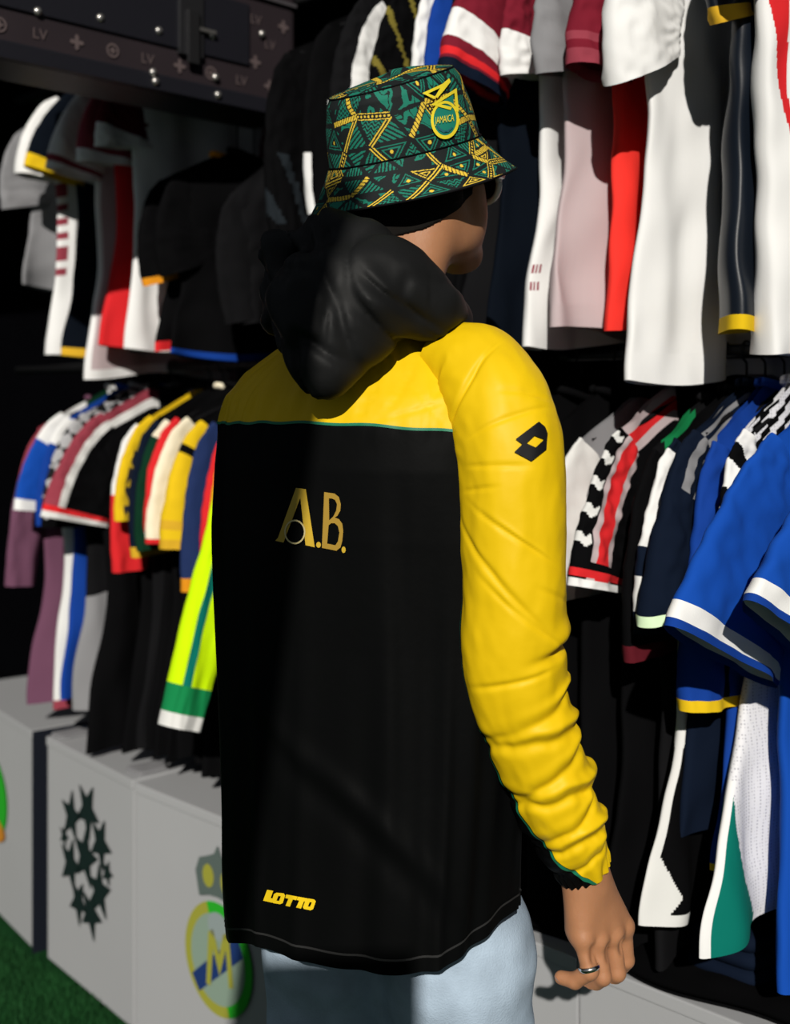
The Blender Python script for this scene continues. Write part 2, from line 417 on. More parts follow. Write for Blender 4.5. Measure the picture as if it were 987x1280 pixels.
# oval crest with crown
gold_p = mat('crest_gold_print', (0.30, 0.30, 0.04), 0.5, 0.3); green_p = mat('crest_green_print', (0.02, 0.36, 0.02), 0.5, 0.3)
blue_p = mat('crest_blue_print', (0.012, 0.035, 0.14), 0.5, 0.3); pale_p = mat('crest_pale_print', (0.22, 0.30, 0.24), 0.5, 0.3); crown_p = mat('crest_crown_print', (0.09, 0.12, 0.11), 0.5, 0.3)
def crest(fr, parent, cx, cz):
    rx, rz = 0.112, 0.116
    half = [(cx+rx*math.sin(a), cz+rz*math.cos(a)) for a in np.linspace(0.35, 0.35+PI, 26)]
    other = [(cx+rx*math.sin(a), cz+rz*math.cos(a)) for a in np.linspace(0.35+PI, 0.35+2*PI, 26)]
    flat_on('crest_half', [half], fr, gold_p, parent, 0.002); flat_on('crest_half', [other], fr, green_p, parent, 0.002)
    flat_on('crest_field', [ell(cx, cz, rx*0.80, rz*0.80, 36)], fr, pale_p, parent, 0.003)
    flat_on('crest_sash', [[(cx+0.085, cz-0.055), (cx+0.060, cz-0.085), (cx-0.085, cz+0.030), (cx-0.065, cz+0.070)]], fr, blue_p, parent, 0.004)
    flat_on('crest_monogram', [[(cx+0.035, cz-0.06), (cx+0.02, cz-0.06), (cx+0.012, cz+0.02), (cx-0.01, cz-0.03), (cx-0.03, cz+0.03), (cx-0.04, cz-0.045), (cx-0.055, cz-0.04), (cx-0.04, cz+0.065), (cx-0.022, cz+0.06), (cx-0.008, cz+0.012), (cx+0.012, cz+0.06), (cx+0.028, cz+0.05)]], fr, gold_p, parent, 0.005)
    flat_on('crest_medallion', [ell(cx-0.005, cz+0.07, 0.035, 0.028, 24)], fr, mat('crest_grey_print', (0.25, 0.30, 0.30), 0.5), parent, 0.005)
    cr = [(cx+0.062, cz+0.115), (cx+0.075, cz+0.165), (cx+0.062, cz+0.195), (cx+0.035, cz+0.205), (cx+0.012, cz+0.215), (cx, cz+0.235), (cx-0.012, cz+0.215), (cx-0.035, cz+0.205), (cx-0.062, cz+0.195), (cx-0.075, cz+0.165), (cx-0.062, cz+0.115), (cx-0.03, cz+0.125), (cx, cz+0.128), (cx+0.03, cz+0.125)]
    flat_on('crest_crown', [cr], fr, crown_p, parent, 0.003)
    flat_on('crown_arch', [ell(cx+0.03, cz+0.165, 0.019, 0.024, 18)], fr, gold_p, parent, 0.004); flat_on('crown_arch', [ell(cx-0.03, cz+0.165, 0.019, 0.024, 18)], fr, gold_p, parent, 0.004)
crest(fr3, pl3, 0.292, 0.280)
flat_on('emblem_disc', [ell(0.335, 0.325, 0.155, 0.125, 36)], fr1, green_p, pl1, 0.002); flat_on('emblem_disc', [ell(0.335, 0.245, 0.14, 0.04, 30)], fr1, mat('emblem_orange_print', (0.5, 0.2, 0.02), 0.5), pl1, 0.003)

# ------------------------------------------------------------------ clothes rails
steel = mat('dark_steel', (0.03, 0.03, 0.032), 0.4, 0.5, metal=0.6)
NR = 1.75
def rail(z, label):
    p = empty('clothes_rail', SN(-1.8, NR, z), label, 'rail', 'clothes rails of the stall')
    tube('rail_tube', [SN(s, NR, z) for s in (-3.35, -1.8, -0.15)], 0.012, steel, p)
    for s in (-3.3, -1.72, -0.2):
        tube('wall_bracket', [SN(s, NR, z), SN(s, 2.02, z+0.02), SN(s, 2.30, z+0.02)], 0.010, steel, p)
    return p
RZ = {'up': 2.325, 'low': 1.515}
rail(RZ['up'], 'dark steel rail carrying the upper row of jerseys'); rail(RZ['low'], 'dark steel rail carrying the lower row of jerseys')

# ------------------------------------------------------------------ garments
_zcache = {}
def split_grid(parent, P, nu, nv, keys, mats, res_name):
    """P (nu,nv,3) closed in u; keys (nu,nv-1) int array per face; one object per key"""
    idx = np.arange(nu*nv).reshape(nu, nv)
    A = idx[:, :-1]; B = np.roll(idx, -1, 0)[:, :-1]; Cc = np.roll(idx, -1, 0)[:, 1:]; D = idx[:, 1:]
    Q = np.stack([A, B, Cc, D], -1).reshape(-1, 4); K = keys.reshape(-1); PV = P.reshape(-1, 3)
    loc = np.array(parent.location)
    for k in np.unique(K):
        fk = Q[K == k]; nm, col = mats[k]
        lab = np.arange(nu*nv)                              # separate pieces become separate parts
        while True:
            m = lab[fk].min(1); new = lab.copy(); np.minimum.at(new, fk.ravel(), np.repeat(m, 4)); new = new[new]
            if (new == lab).all(): break
            lab = new
        fl = lab[fk[:, 0]]
        for c_ in np.unique(fl):
            f = fk[fl == c_]; used, inv = np.unique(f, return_inverse=True)
            o = fast_mesh(nm, PV[used]-loc, inv.reshape(-1, 4), fab(col)); o.parent = parent
def garment(name, label, s, zn, hem, col, cat='jersey', ws=0.215, wh=0.235, zones=(), slv=None, slv2=True, group=None, n0=NR, yaw=0.0, seed=None,
            th=0.017, fold=0.010, collar=None, res=1, swing=0.0, row='low', drop=0.075, tag_px=None, hang=True, short=None):
    rs = np.random.default_rng(zlib.crc32(label.encode()) % 99991 if seed is None else seed)
    base = SN(s, n0, zn)
    p = empty(name, base, label, cat, group)
    ca, sa = math.cos(yaw), math.sin(yaw)
    ea = -(EN*ca+ES*sa); eb = ES*ca-EN*sa                      # local axes: a towards the aisle, b towards the near end of the rail
    def to_w(a, b, z): return base+a[..., None]*ea+b[..., None]*eb+(z-zn)[..., None]*np.array([0, 0, 1.0])
    nu, nv = 56*res, 36*res+1
    phi = np.linspace(0, 2*PI, nu, endpoint=False)[:, None]; v = np.linspace(0, 1, nv)[None, :]
    ph = rs.uniform(0, 6.28, 8)
    c, si = np.cos(phi), np.sin(phi)
    qa = np.sign(c)*np.abs(c)**0.72; qb = np.sign(si)*np.abs(si)**0.85
    w = wh+(ws-0.012-wh)*sstep(0.0, 0.55, v)+(0.012)*sstep(0.75, 1.0, v)-0.012*bump1(v, 0.35, 0.2)
    a = qa*w
    ztop = zn-np.maximum(np.abs(a)-0.065, 0)/(ws-0.065)*drop-0.012*bump1(a, 0, 0.05)
    z = hem+(ztop-hem)*v**0.97
    thk = th*(1.0+0.5*(1-v))*(1-0.72*sstep(0.86, 1.0, v))
    amp = fold*(1.15-v)*(1-sstep(0.9, 1, v))
    wav = amp*(np.sin(a*26+ph[0]+1.2*v)+0.6*np.sin(a*47+ph[1]-2*v)+0.8*noise(a*9+ph[2], v*3+ph[3], s*7))
    b = qb*thk+wav+0.006*noise(a*20, v*8+ph[4], s*11)
    a = a+swing*(1-v)+0.012*(1-v)*noise(v*4+ph[5], qb, s*5)+0*b
    z = z+0.010*(1-v)**6*np.sin(a*14+ph[6])
    P = to_w(a, b, np.broadcast_to(z, a.shape))
    vf = np.broadcast_to((v[:, :-1]+v[:, 1:])/2, (nu, nv-1)); qf = np.broadcast_to(((qa+np.roll(qa, -1, 0))/2), (nu, nv-1))
    sf = np.broadcast_to(np.sign((si+np.roll(si, -1, 0))/2), (nu, nv-1))
    keys = np.zeros((nu, nv-1), int); mats = [('body', col)]
    for zn_ in zones:
        nm, cc, cond = zn_
        m = cond(qf, vf, sf) & (keys == 0); mats.append((nm, cc)); keys[m] = len(mats)-1
    split_grid(p, P, nu, nv, keys, mats, 'body')
    # collar
    k = 22; an = np.linspace(0, 2*PI, k, endpoint=False)
    path = [base+0.072*math.cos(t)*ea+0.022*math.sin(t)*eb+np.array([0, 0, 0.004-0.020*(1-abs(math.cos(t)))]) for t in np.append(an, an[:1])]
    tube('collar', path, 0.0075, fab(collar or col), p, 6)
    # sleeves
    sl = dict(len=0.22, out=0.07, w0=0.085, w1=0.080, col=col, zones=(), cuff=(), bow=0.05, th=0.018, tilt=0.0); sl.update(slv or {})
    if slv is not False:
        for side in (1, -1):
            if side < 0 and not slv2: continue
            S0 = np.array([ws-0.060, -drop*0.70-sl['w0']*0.80]); S2_ = np.array([ws+sl['out']-0.035, -drop-sl['len']])
            S1 = np.array([ws+sl['out']*0.4-0.035+sl['bow']*0.6, -drop*1.0-sl['w0']*0.8-0.22*sl['len']])
            nu2, nv2 = 32*res, 30*res+1
            t = np.linspace(0, 1, nv2); tt = t[:, None]
            C = (1-tt)**2*S0+2*tt*(1-tt)*S1+tt**2*S2_; T = 2*(1-tt)*(S1-S0)+2*tt*(S2_-S1); T /= np.linalg.norm(T, axis=1)[:, None]
            cut = sl['tilt']*sstep(0.5, 1.0, t)
            Nn = np.stack([-T[:, 1], T[:, 0]], 1)                 # outward/up
            h = interp(t, [0, 0.15, 1], [sl['w0']*0.9, sl['w0'], sl['w1']])
            phs = np.linspace(0, 2*PI, nu2, endpoint=False)[:, None]
            cs, ss = np.cos(phs), np.sin(phs); q = np.sign(cs)*np.abs(cs)**0.75
            rip = 0.0035*noise(q*2.2+ph[1], t*5+ph[2], s*13+side)+0.004*np.sin(q*5+ph[3]+3*t)*t
            aa = C[None, :, 0]+Nn[None, :, 0]*q*h+T[None, :, 0]*cut*q; zz = C[None, :, 1]+Nn[None, :, 1]*q*h+T[None, :, 1]*cut*q
            bb = sl['th']*(0.55+0.6*t)*np.sign(ss)*np.abs(ss)**0.9+rip+0.004*noise(q*5, t*14, s*3)
            Ps = to_w(side*aa, bb, zz+zn)
            if side < 0: Ps = Ps[::-1]
            tf = np.broadcast_to((t[:-1]+t[1:])/2, (nu2, nv2-1)); qq = (q+np.roll(q, -1, 0))/2
            qq = np.broadcast_to(qq if side > 0 else qq[::-1], (nu2, nv2-1))
            ky = np.zeros((nu2, nv2-1), int); ms = [('sleeve', sl['col'])]
            for (nm, cc, t0, t1) in sl['cuff']:
                ms.append((nm, cc)); ky[(tf >= t0) & (tf < t1)] = len(ms)-1
            for (nm, cc, cond) in sl['zones']:
                ms.append((nm, cc)); ky[cond(qq, tf) & (ky == 0)] = len(ms)-1
            split_grid(p, Ps, nu2, nv2, ky, ms, 'sleeve')
    if tag_px:
        aT, zT = tag_px
        c0 = base+aT*ea+(th*1.5+fold*1.4)*eb; c0 = np.array([c0[0], c0[1], zT])
        oriented_box('fabric_label', c0, -ea, eb, -0.028, 0.028, 0.0, 0.002, -0.012, 0.012, fab('black'), p, 0)
    if hang:
        zr = RZ[row]
        hh = empty('clothes_hanger', SN(s, n0, zn), 'hanger inside the '+(short or label), 'hanger', 'hangers on the rails')
        arm = [base+x*ea+np.array([0, 0, -0.014-(max(abs(x)-0.03, 0))/(ws-0.03)*(drop-0.004)]) for x in np.linspace(-ws+0.03, ws-0.03, 13)]
        tube('shoulder_bar', arm, 0.005, fab('charcoal'), hh, 6)
        hk = [base+np.array([0, 0, -0.014])]+[base+np.array([0, 0, zr-zn-0.02])]+[SN(s, n0, zr)+0.019*(math.cos(t)*ea+math.sin(t)*np.array([0, 0, 1])) for t in np.linspace(-1.9, 2.6, 10)][::1]
        hk = [hk[0], hk[1]]+[SN(s, n0, zr)+0.0165*(math.cos(t)*ea+math.sin(t)*np.array([0, 0, 1])) for t in np.linspace(-PI/2+0.2, PI+0.2, 10)]
        tube('hook', hk, 0.002, steel, hh, 6)
    return p
aisle = lambda q, v, f: q > 0.93
def band(v0, v1): return lambda q, v, f: (v >= v0) & (v < v1)
def edge(q0, v0=0, v1=1): return lambda q, v, f: (q > q0) & (v >= v0) & (v < v1)
GLL, GUL, GUR, GLR = 'jerseys on the lower rail', 'jerseys on the upper rail', 'jerseys on the upper rail', 'jerseys on the lower rail'
top_edge = lambda q0, q1=2.0: (lambda q, t: (q > q0) & (q < q1))
J = 'football_jersey'
ZL, ZU = 1.462, 2.262
# ---- lower rail, right of the person
garment(J, 'grey and white jersey half hidden behind the yellow sleeve', -1.118, ZL-0.015, 0.62, 'black', group=GLR, slv=dict(col='grey', len=0.24, out=0.04, zones=[('sleeve_panel', 'offwhite', lambda q, t: q > 0.25)]), zones=[('shoulder_panel', 'grey', band(0.9, 1.01))], yaw=0.05)
garment(J, 'black jersey with a red stripe edged white down its sleeve', -1.056, ZL, 0.60, 'black', group=GLR, res=3, collar='black',
        slv=dict(col='black', len=0.235, out=0.075, bow=0.035, w1=0.078, cuff=[('cuff_band', 'black', 0.86, 0.90), ('cuff_band', 'red', 0.90, 0.945), ('cuff_band', 'white', 0.955, 1.01)],
                 zones=[('sleeve_stripe', 'red', lambda q, t: (q > 0.30) & (q < 0.62)), ('stripe_edge', 'pinkwhite', lambda q, t: (q > 0.16) & (q < 0.76)),
                        ('sleeve_chevron', 'offwhite', lambda q, t: (q > 0.80) & (t < 0.84) & (np.abs(((t*6.0+1.6*np.abs(q-0.90)) % 1)-0.5) < 0.17))]),
        zones=[('shoulder_stripe', 'red', lambda q, v, f: (v > 0.952) & (v < 0.982) & (q > 0.25)), ('stripe_edge', 'pinkwhite', lambda q, v, f: (v > 0.938) & (v < 0.996) & (q > 0.25))])
garment(J, 'plain black jersey with a dark green shoulder', -0.995, ZL-0.022, 0.60, 'charcoal', group=GLR, slv=dict(col='black', len=0.30, out=0.03, cuff=[('cuff_band', 'maroon', 0.93, 1.01)]),
        zones=[('shoulder_panel', 'green', lambda q, v, f: (v > 0.93) & (q > 0.45) & (q < 0.9))], yaw=-0.03)
garment(J, 'black jersey with a white zigzag side stripe and white sleeve streak', -0.957, ZL-0.010, 0.685, 'black', group=GLR, res=5, wh=0.30, slv=dict(col='navy', len=0.27, out=0.05,
        zones=[('sleeve_streak', 'white', lambda q, t: (q > 0.72) & (t > 0.08) & (t < 0.60)), ('sleeve_panel', 'offwhite', lambda q, t: (q > 0.55) & (t > 0.74) & (t < 0.90))]),
        zones=[('side_stripe', 'offwhite', lambda q, v, f: (q > 0.985-0.26*np.maximum(0, 0.5-np.abs(((v*2.7+0.35) % 1)-0.5)*2.2)) & (v < 0.60)), ('hem_band', 'offwhite', lambda q, v, f: (v < 0.025) & (q > 0.7))])
garment(J, 'navy jersey with three pale shoulder stripes and a mint cuff', -0.925, ZL, 0.80, 'navy', group=GLR, res=2,
        slv=dict(col='navy', len=0.245, out=0.085, bow=0.035, w0=0.092, w1=0.072, th=0.026, tilt=0.035, cuff=[('cuff_band', 'mint', 0.945, 1.01)],
                 zones=[('shoulder_stripe', 'grey', lambda q, t: (t < 0.36) & (q > -0.5) & (((q+0.5)*2.6) % 1 < 0.5))]),
        zones=[('shoulder_stripe', 'grey', lambda q, v, f: (v > 0.90) & (q > 0.3) & (((v-0.90)*28) % 1 < 0.5))])
garment(J, 'royal blue jersey with a long sleeve ending in a yellow edge', -0.893, ZL, 0.78, 'royal', group=GLR, res=2, ws=0.20,
        slv=dict(col='royal', len=0.385, out=0.055, bow=0.03, w0=0.088, w1=0.070, th=0.022, cuff=[('cuff_band', 'yellow', 0.972, 1.01)], zones=[('sleeve_stripe', 'darknavy', lambda q, t: (q > -0.15) & (q < -0.05))]), zones=[('hem_band', 'yellow', band(0, 0.02))])
garment(J, 'white eyelet jersey with black shoulder stripes and a teal lower panel', -0.850, ZL+0.004, 0.700, 'eyelet', group=GLR, res=4, wh=0.325, ws=0.205, fold=0.008,
        slv=dict(col='white', len=0.20, out=0.02, w0=0.085, w1=0.075, cuff=[('sleeve_panel', 'teal', 0.55, 1.01)], zones=[('sleeve_stripe', 'black', lambda q, t: ((t*7+q*1.2) % 2) < 0.8)]),
        zones=[('side_piping', 'white', lambda q, v, f: (q > 0.985) & (v < 0.3)), ('hem_panel', 'teal', lambda q, v, f: (q > 0.62+1.35*v) & (v < 0.28)),
               ('shoulder_stripe', 'black', lambda q, v, f: (v > 0.9) & (q > 0.2) & (((v-0.9)*30+q*2) % 1 < 0.45)), ('dark_side_area', 'midnavy', lambda q, v, f: (q < -0.28) & (f > 0) & (v < 0.8))])
for (s_, lab, dz, hm) in ((-0.795, 'blue jersey with white-banded sleeve, left one of the matching pair', 0.0, 0.63), (-0.688, 'blue jersey with white-banded sleeve at the right picture edge', -0.03, 0.66)):
    garment(J, lab, s_, ZL-0.006, hm, 'blue', group=GLR, res=2, wh=0.24, ws=0.225,
            slv=dict(col='blue', len=0.275+dz, out=0.165, bow=0.03, w0=0.105, w1=0.15, th=0.024, tilt=0.02, cuff=[('cuff_edge', 'royal', 0.975, 1.01), ('cuff_band', 'white', 0.895, 0.975)],
                     zones=[('print_line', 'royal', lambda q, t: (((t*5) % 1) < 0.045) & (q < -0.1))]))
# ---- upper rail, right
wcuff = [('cuff_band', 'white', 0.86, 1.01)]
garment(J, 'broad sunlit white jersey with wide cuff above the three-striped navy one', -1.010, ZU, 1.470, 'white', group=GUR, res=2, row='up', wh=0.245, fold=0.012,
        slv=dict(col='white', len=0.255, out=0.035, w0=0.09, w1=0.078, th=0.032, tilt=0.03), zones=[('hem_band', 'white', band(0, 0.055))])
garment('long_sleeve_jersey', 'bright red long jersey beside the big white one', -1.090, ZU-0.01, 1.555, 'brightred', group=GUR, res=2, row='up', wh=0.20, ws=0.19,
        slv=dict(col='burgundy', len=0.235, out=0.06, w0=0.085, w1=0.07, th=0.026, cuff=[('cuff_band', 'rose', 0.82, 0.87), ('cuff_band', 'burgundy', 0.87, 0.91), ('cuff_band', 'rose', 0.91, 1.01)]),
        zones=[('hem_band', 'brightred', band(0, 0.05)), ('dark_side_area', 'maroon', lambda q, v, f: (q < 0.25) & (f > 0))])  # maroon stands for the shaded inner part of the red face
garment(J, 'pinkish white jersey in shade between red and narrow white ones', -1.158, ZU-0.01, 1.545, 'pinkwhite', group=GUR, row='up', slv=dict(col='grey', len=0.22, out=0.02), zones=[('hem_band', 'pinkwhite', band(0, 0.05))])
garment('long_sleeve_jersey', 'narrow sunlit white jersey with tiny red lettering near the hem', -1.232, ZU-0.02, 1.53, 'white', group=GUR, row='up', res=4, wh=0.225, ws=0.20, slv=dict(col='burgundy', len=0.20, out=0.03, cuff=[('cuff_band', 'white', 0.7, 1.01)]), zones=[('hem_band', 'white', band(0, 0.04)), ('red_lettering', 'rose', lambda q, v, f: (f > 0) & (q > 0.90) & (q < 0.992) & (((v > 0.13) & (v < 0.15)) | ((v > 0.175) & (v < 0.195))) & (((q*34) % 1) < 0.6))])
garment(J, 'burgundy sleeved black jersey with red and white cuff above the hat brim', -1.292, ZU, 1.52, 'darknavy', group=GUR, row='up', res=2,
        slv=dict(col='burgundy', len=0.245, out=0.10, w1=0.082, th=0.026, cuff=[('cuff_block', 'white', 0.62, 0.80), ('cuff_band', 'red', 0.86, 0.92), ('cuff_band', 'navy', 0.93, 1.01)]))
garment(J, 'charcoal jersey above the hat, left of the burgundy sleeve', -1.345, ZU, 1.50, 'charcoal', group=GUR, row='up', slv=dict(col='charcoal', len=0.27, out=0.02))
garment(J, 'royal blue jersey directly above the hat crown', -1.392, ZU, 1.50, 'black', group=GUR, row='up', slv=dict(col='royal', len=0.30, out=0.02))
garment(J, 'black jersey with white sleeve and orange ribbed cuff above the hat', -1.425, ZU, 1.50, 'black', group=GUR, row='up', res=2, slv=dict(col='white', len=0.275, out=0.04, w1=0.06, cuff=[('cuff_band', 'orange', 0.74, 0.80), ('cuff_band', 'black', 0.80, 0.83), ('cuff_band', 'orange', 0.83, 0.89), ('cuff_band', 'black', 0.89, 0.92), ('cuff_band', 'orange', 0.92, 1.01)]))
garment(J, 'black jersey with olive yellow curved print above the hat', -1.500, ZU, 1.50, 'black', group=GUR, row='up', res=2, slv=dict(col='black', len=0.25, out=0.05, zones=[('sleeve_print', 'olive', lambda q, t: np.abs(np.sin(q*3.2+t*9)) < 0.28)]))
garment(J, 'black jersey with white sleeve stripe above and left of the hat', -1.60, ZU, 1.50, 'black', group=GUR, row='up', res=2, slv=dict(col='charcoal', len=0.23, out=0.05, cuff=[('cuff_band', 'white', 0.93, 1.01)], zones=[('sleeve_stripe', 'white', lambda q, t: (q > 0.1) & (q < 0.62))]))
garment(J, 'navy satin jersey with a looped yellow hem trim', -0.868, ZU, 1.545, 'satin', group=GUR, row='up', res=2, wh=0.225, slv=dict(col='satin', len=0.20, out=0.0, w1=0.07, cuff=[('cuff_band', 'gold', 0.9, 1.01)]), zones=[('hem_trim', 'yellow', band(0, 0.022))], th=0.028)
garment('long_sleeve_jersey', 'white jersey with tapering red stripe at the upper right corner', -0.815, ZU, 1.495, 'white', group=GUR, row='up', res=4, wh=0.20, ws=0.225, th=0.03, fold=0.012,
        slv=dict(col='white', len=0.16, out=0.03, w1=0.08, cuff=[('cuff_band', 'red', 0.95, 1.01)]),
        zones=[('side_stripe', 'red', lambda q, v, f: (np.abs(q-0.78-0.33*(v-0.33)) < 0.20*(v-0.33)) & (v > 0.33) & (f > 0)), ('hem_band', 'white', band(0, 0.05))])
# ---- upper rail, left
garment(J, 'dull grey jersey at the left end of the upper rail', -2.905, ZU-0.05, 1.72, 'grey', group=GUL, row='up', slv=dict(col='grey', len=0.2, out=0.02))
garment(J, 'white jersey with red lettering down its edge at the left end', -2.765, ZU, 1.535, 'white', group=GUL, row='up', slv=dict(col='white', len=0.20, out=0.06, w1=0.075, th=0.03), collar='yellow',
        zones=[('edge_print', 'rose', lambda q, v, f: (q > 0.9) & (v > 0.3) & (v < 0.72) & ((v*16 % 1) < 0.55))])
garment(J, 'dark navy jersey with yellow neck and cuff trim between two white ones', -2.665, ZU, 1.545, 'darknavy', group=GUL, row='up', collar='yellow', slv=dict(col='darknavy', len=0.21, out=0.085, cuff=[('cuff_band', 'yellow', 0.86, 1.01)]), zones=[('hem_trim', 'gold', band(0, 0.035))])
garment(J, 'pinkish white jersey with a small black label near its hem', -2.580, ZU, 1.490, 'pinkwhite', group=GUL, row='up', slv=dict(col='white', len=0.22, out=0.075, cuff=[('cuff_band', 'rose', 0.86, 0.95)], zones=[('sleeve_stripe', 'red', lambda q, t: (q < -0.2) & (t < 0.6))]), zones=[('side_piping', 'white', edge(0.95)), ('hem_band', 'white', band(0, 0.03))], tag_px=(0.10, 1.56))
garment(J, 'scarlet jersey squeezed between the white ones on the upper left', -2.490, ZU, 1.565, 'red', group=GUL, row='up', slv=dict(col='rose', len=0.20, out=0.045, cuff=[('cuff_band', 'white', 0.88, 1.01)]))
garment('long_sleeve_jersey', 'broad white jersey lit below and shaded above, under the dark trunk', -2.415, ZU, 1.555, 'white', group=GUL, row='up', res=2, fold=0.012, slv=dict(col='maroon', len=0.17, out=0.04, cuff=[('cuff_band', 'white', 0.75, 1.01)]), zones=[('hem_band', 'white', band(0, 0.09))])
garment(J, 'black jersey with orange neck trim and red side piping', -2.28, ZU-0.26, 1.535, 'black', group=GUL, row='up', collar='orange', slv=dict(col='black', len=0.22, out=0.0, cuff=[('cuff_band', 'orange', 0.93, 1.01)]), zones=[('side_piping', 'red', lambda q, v, f: (q > 0.62) & (q < 0.78) & (v < 0.55)), ('hem_band', 'red', band(0, 0.05))])
garment(J, 'black jersey with a blue hem left of the hood', -2.215, ZU-0.26, 1.53, 'black', group=GUL, row='up', slv=dict(col='black', len=0.2, out=0.0), zones=[('hem_band', 'royal', band(0, 0.03))])
garment(J, 'dark charcoal jersey hanging in shade left of the hood', -2.08, ZU-0.30, 1.60, 'charcoal', group=GUL, row='up', ws=0.16, wh=0.15, slv=dict(col='charcoal', len=0.28, out=0.0, w1=0.06))
garment(J, 'black jersey with grey printed sleeve just left of the hat', -1.835, ZU-0.06, 1.55, 'black', group=GUL, row='up', res=2, slv=dict(col='black', len=0.36, out=0.03, w1=0.05, zones=[('sleeve_print', 'slate', lambda q, t: (t > 0.62) & (t < 0.97) & (np.abs(np.sin(q*2.5+t*8)) < 0.45))]))
garment(J, 'black jersey with a thin white stripe hidden behind the hat', -1.715, ZU-0.03, 1.52, 'black', group=GUL, row='up', slv=dict(col='black', len=0.37, out=0.035, w1=0.05, zones=[('sleeve_stripe', 'white', lambda q, t: (q > 0.86) & (t > 0.72))]))
# ---- lower rail, left
garment('long_sleeve_jersey', 'mauve long sleeved jersey with a small black label at the left end', -2.835, ZL-0.03, 0.655, 'mauve', group=GLL, slv=dict(col='mauve', len=0.40, out=0.085, w0=0.065, w1=0.04, zones=[('shoulder_panel', 'rose', lambda q, t: t < 0.45)]), zones=[('shoulder_panel', 'rose', band(0.88, 1.01))], tag_px=(0.13, 0.735))
garment(J, 'blue, white and teal jersey with a white cuff', -2.735, ZL, 0.655, 'offwhite', group=GLL, slv=dict(col='blue', len=0.235, out=0.075, cuff=[('cuff_band', 'white', 0.9, 1.01)], zones=[('shoulder_panel', 'white', lambda q, t: (t < 0.35)), ('sleeve_panel', 'teal', lambda q, t: q < -0.3)]), zones=[('hem_band', 'rose', band(0, 0.03)), ('dark_side_area', 'darkgreen', lambda q, v, f: (q > 0.3) & (q < 0.6))])
garment(J, 'deep royal blue jersey on the far left of the lower rail', -2.685, ZL, 0.70, 'royal', group=GLL, slv=dict(col='royal', len=0.26, out=0.04, zones=[('shoulder_stripe', 'white', lambda q, t: (q > 0.7) & (t < 0.3))]))
garment(J, 'black jersey with grey checked sleeves', -2.625, ZL+0.005, 0.68, 'grey', group=GLL, slv=dict(col='check', len=0.27, out=0.06, w1=0.08, cuff=[('cuff_band', 'black', 0.93, 1.01)]), zones=[('shoulder_panel', 'check', band(0.8, 1.01)), ('body_panel', 'charcoal', lambda q, v, f: (v >= 0.35) | (q < 0.5))])
garment(J, 'large black jersey with red and white shoulder piping and cuff', -2.545, ZL, 0.60, 'black', group=GLL, res=2, wh=0.25,
        slv=dict(col='black', len=0.245, out=0.095, w0=0.09, w1=0.092, tilt=0.0, cuff=[('cuff_band', 'red', 0.90, 0.945), ('cuff_band', 'offwhite', 0.955, 1.01)], zones=[('sleeve_piping', 'rose', top_edge(0.72)), ('sleeve_piping', 'offwhite', top_edge(0.52, 0.72))]),
        zones=[('shoulder_piping', 'rose', lambda q, v, f: (v > 0.975) & (q > 0.2)), ('shoulder_piping', 'offwhite', lambda q, v, f: (v > 0.95) & (q > 0.2))])
garment('long_sleeve_jersey', 'black jersey with a sleeve white above and red below', -2.385, ZL-0.012, 0.62, 'black', group=GLL, slv=dict(col='white', len=0.335, out=0.045, w0=0.08, w1=0.05, cuff=[('sleeve_panel', 'red', 0.55, 1.01)], zones=[('sleeve_underside', 'black', lambda q, t: q < 0.35)]))
garment(J, 'yellow jersey with a black and red printed sleeve edge', -2.335, ZL, 0.64, 'charcoal', group=GLL, slv=dict(col='camo', len=0.225, out=0.05, w1=0.07, zones=[('sleeve_stripe', 'yellow', top_edge(0.75))]), zones=[('shoulder_panel', 'yellow', band(0.93, 1.01))])
garment(J, 'plain navy jersey with sleeve left of the cream one', -2.300, ZL, 0.64, 'black', group=GLL, slv=dict(col='navy', len=0.30, out=0.03, w1=0.07, cuff=[('cuff_band', 'gold', 0.94, 1.01)]))
garment(J, 'dark green jersey with a cream neck', -2.262, ZL, 0.64, 'black', group=GLL, collar='cream', slv=dict(col='darkgreen', len=0.28, out=0.03, zones=[('shoulder_panel', 'cream', lambda q, t: (t < 0.16))]))
garment(J, 'crimson jersey peeking out beside the cream one', -2.226, ZL+0.004, 0.64, 'black', group=GLL, slv=dict(col='red', len=0.26, out=0.03, cuff=[('cuff_band', 'white', 0.93, 1.01)]))
garment(J, 'cream jersey with a long pale sleeve and red edge', -2.190, ZL, 0.66, 'black', group=GLL, slv=dict(col='cream', len=0.265, out=0.065, w0=0.085, w1=0.07, cuff=[('cuff_band', 'red', 0.96, 1.01)]))
garment(J, 'bright yellow jersey with a black band and gathered cuff', -2.135, ZL-0.005, 0.66, 'black', group=GLL, slv=dict(col='yellow', len=0.265, out=0.055, w0=0.085, w1=0.075, th=0.026, cuff=[('cuff_band', 'gold', 0.80, 0.86), ('cuff_band', 'gold', 0.93, 1.01)], zones=[('sleeve_stripe', 'black', lambda q, t: (t > 0.22) & (t < 0.30))]))
garment('long_sleeve_jersey', 'mid navy jersey with an orange cuff beside the yellow one', -2.085, ZL, 0.64, 'black', group=GLL, slv=dict(col='midnavy', len=0.355, out=0.05, w0=0.085, w1=0.062, cuff=[('cuff_band', 'orange', 0.93, 1.01)]))
garment(J, 'yellow jersey with red piping next to the person', -2.030, ZL-0.01, 0.64, 'black', group=GLL, slv=dict(col='yellow', len=0.31, out=0.035, w0=0.08, w1=0.065, zones=[('sleeve_piping', 'red', top_edge(0.85)), ('sleeve_underside', 'olive', lambda q, t: q < -0.3)]))
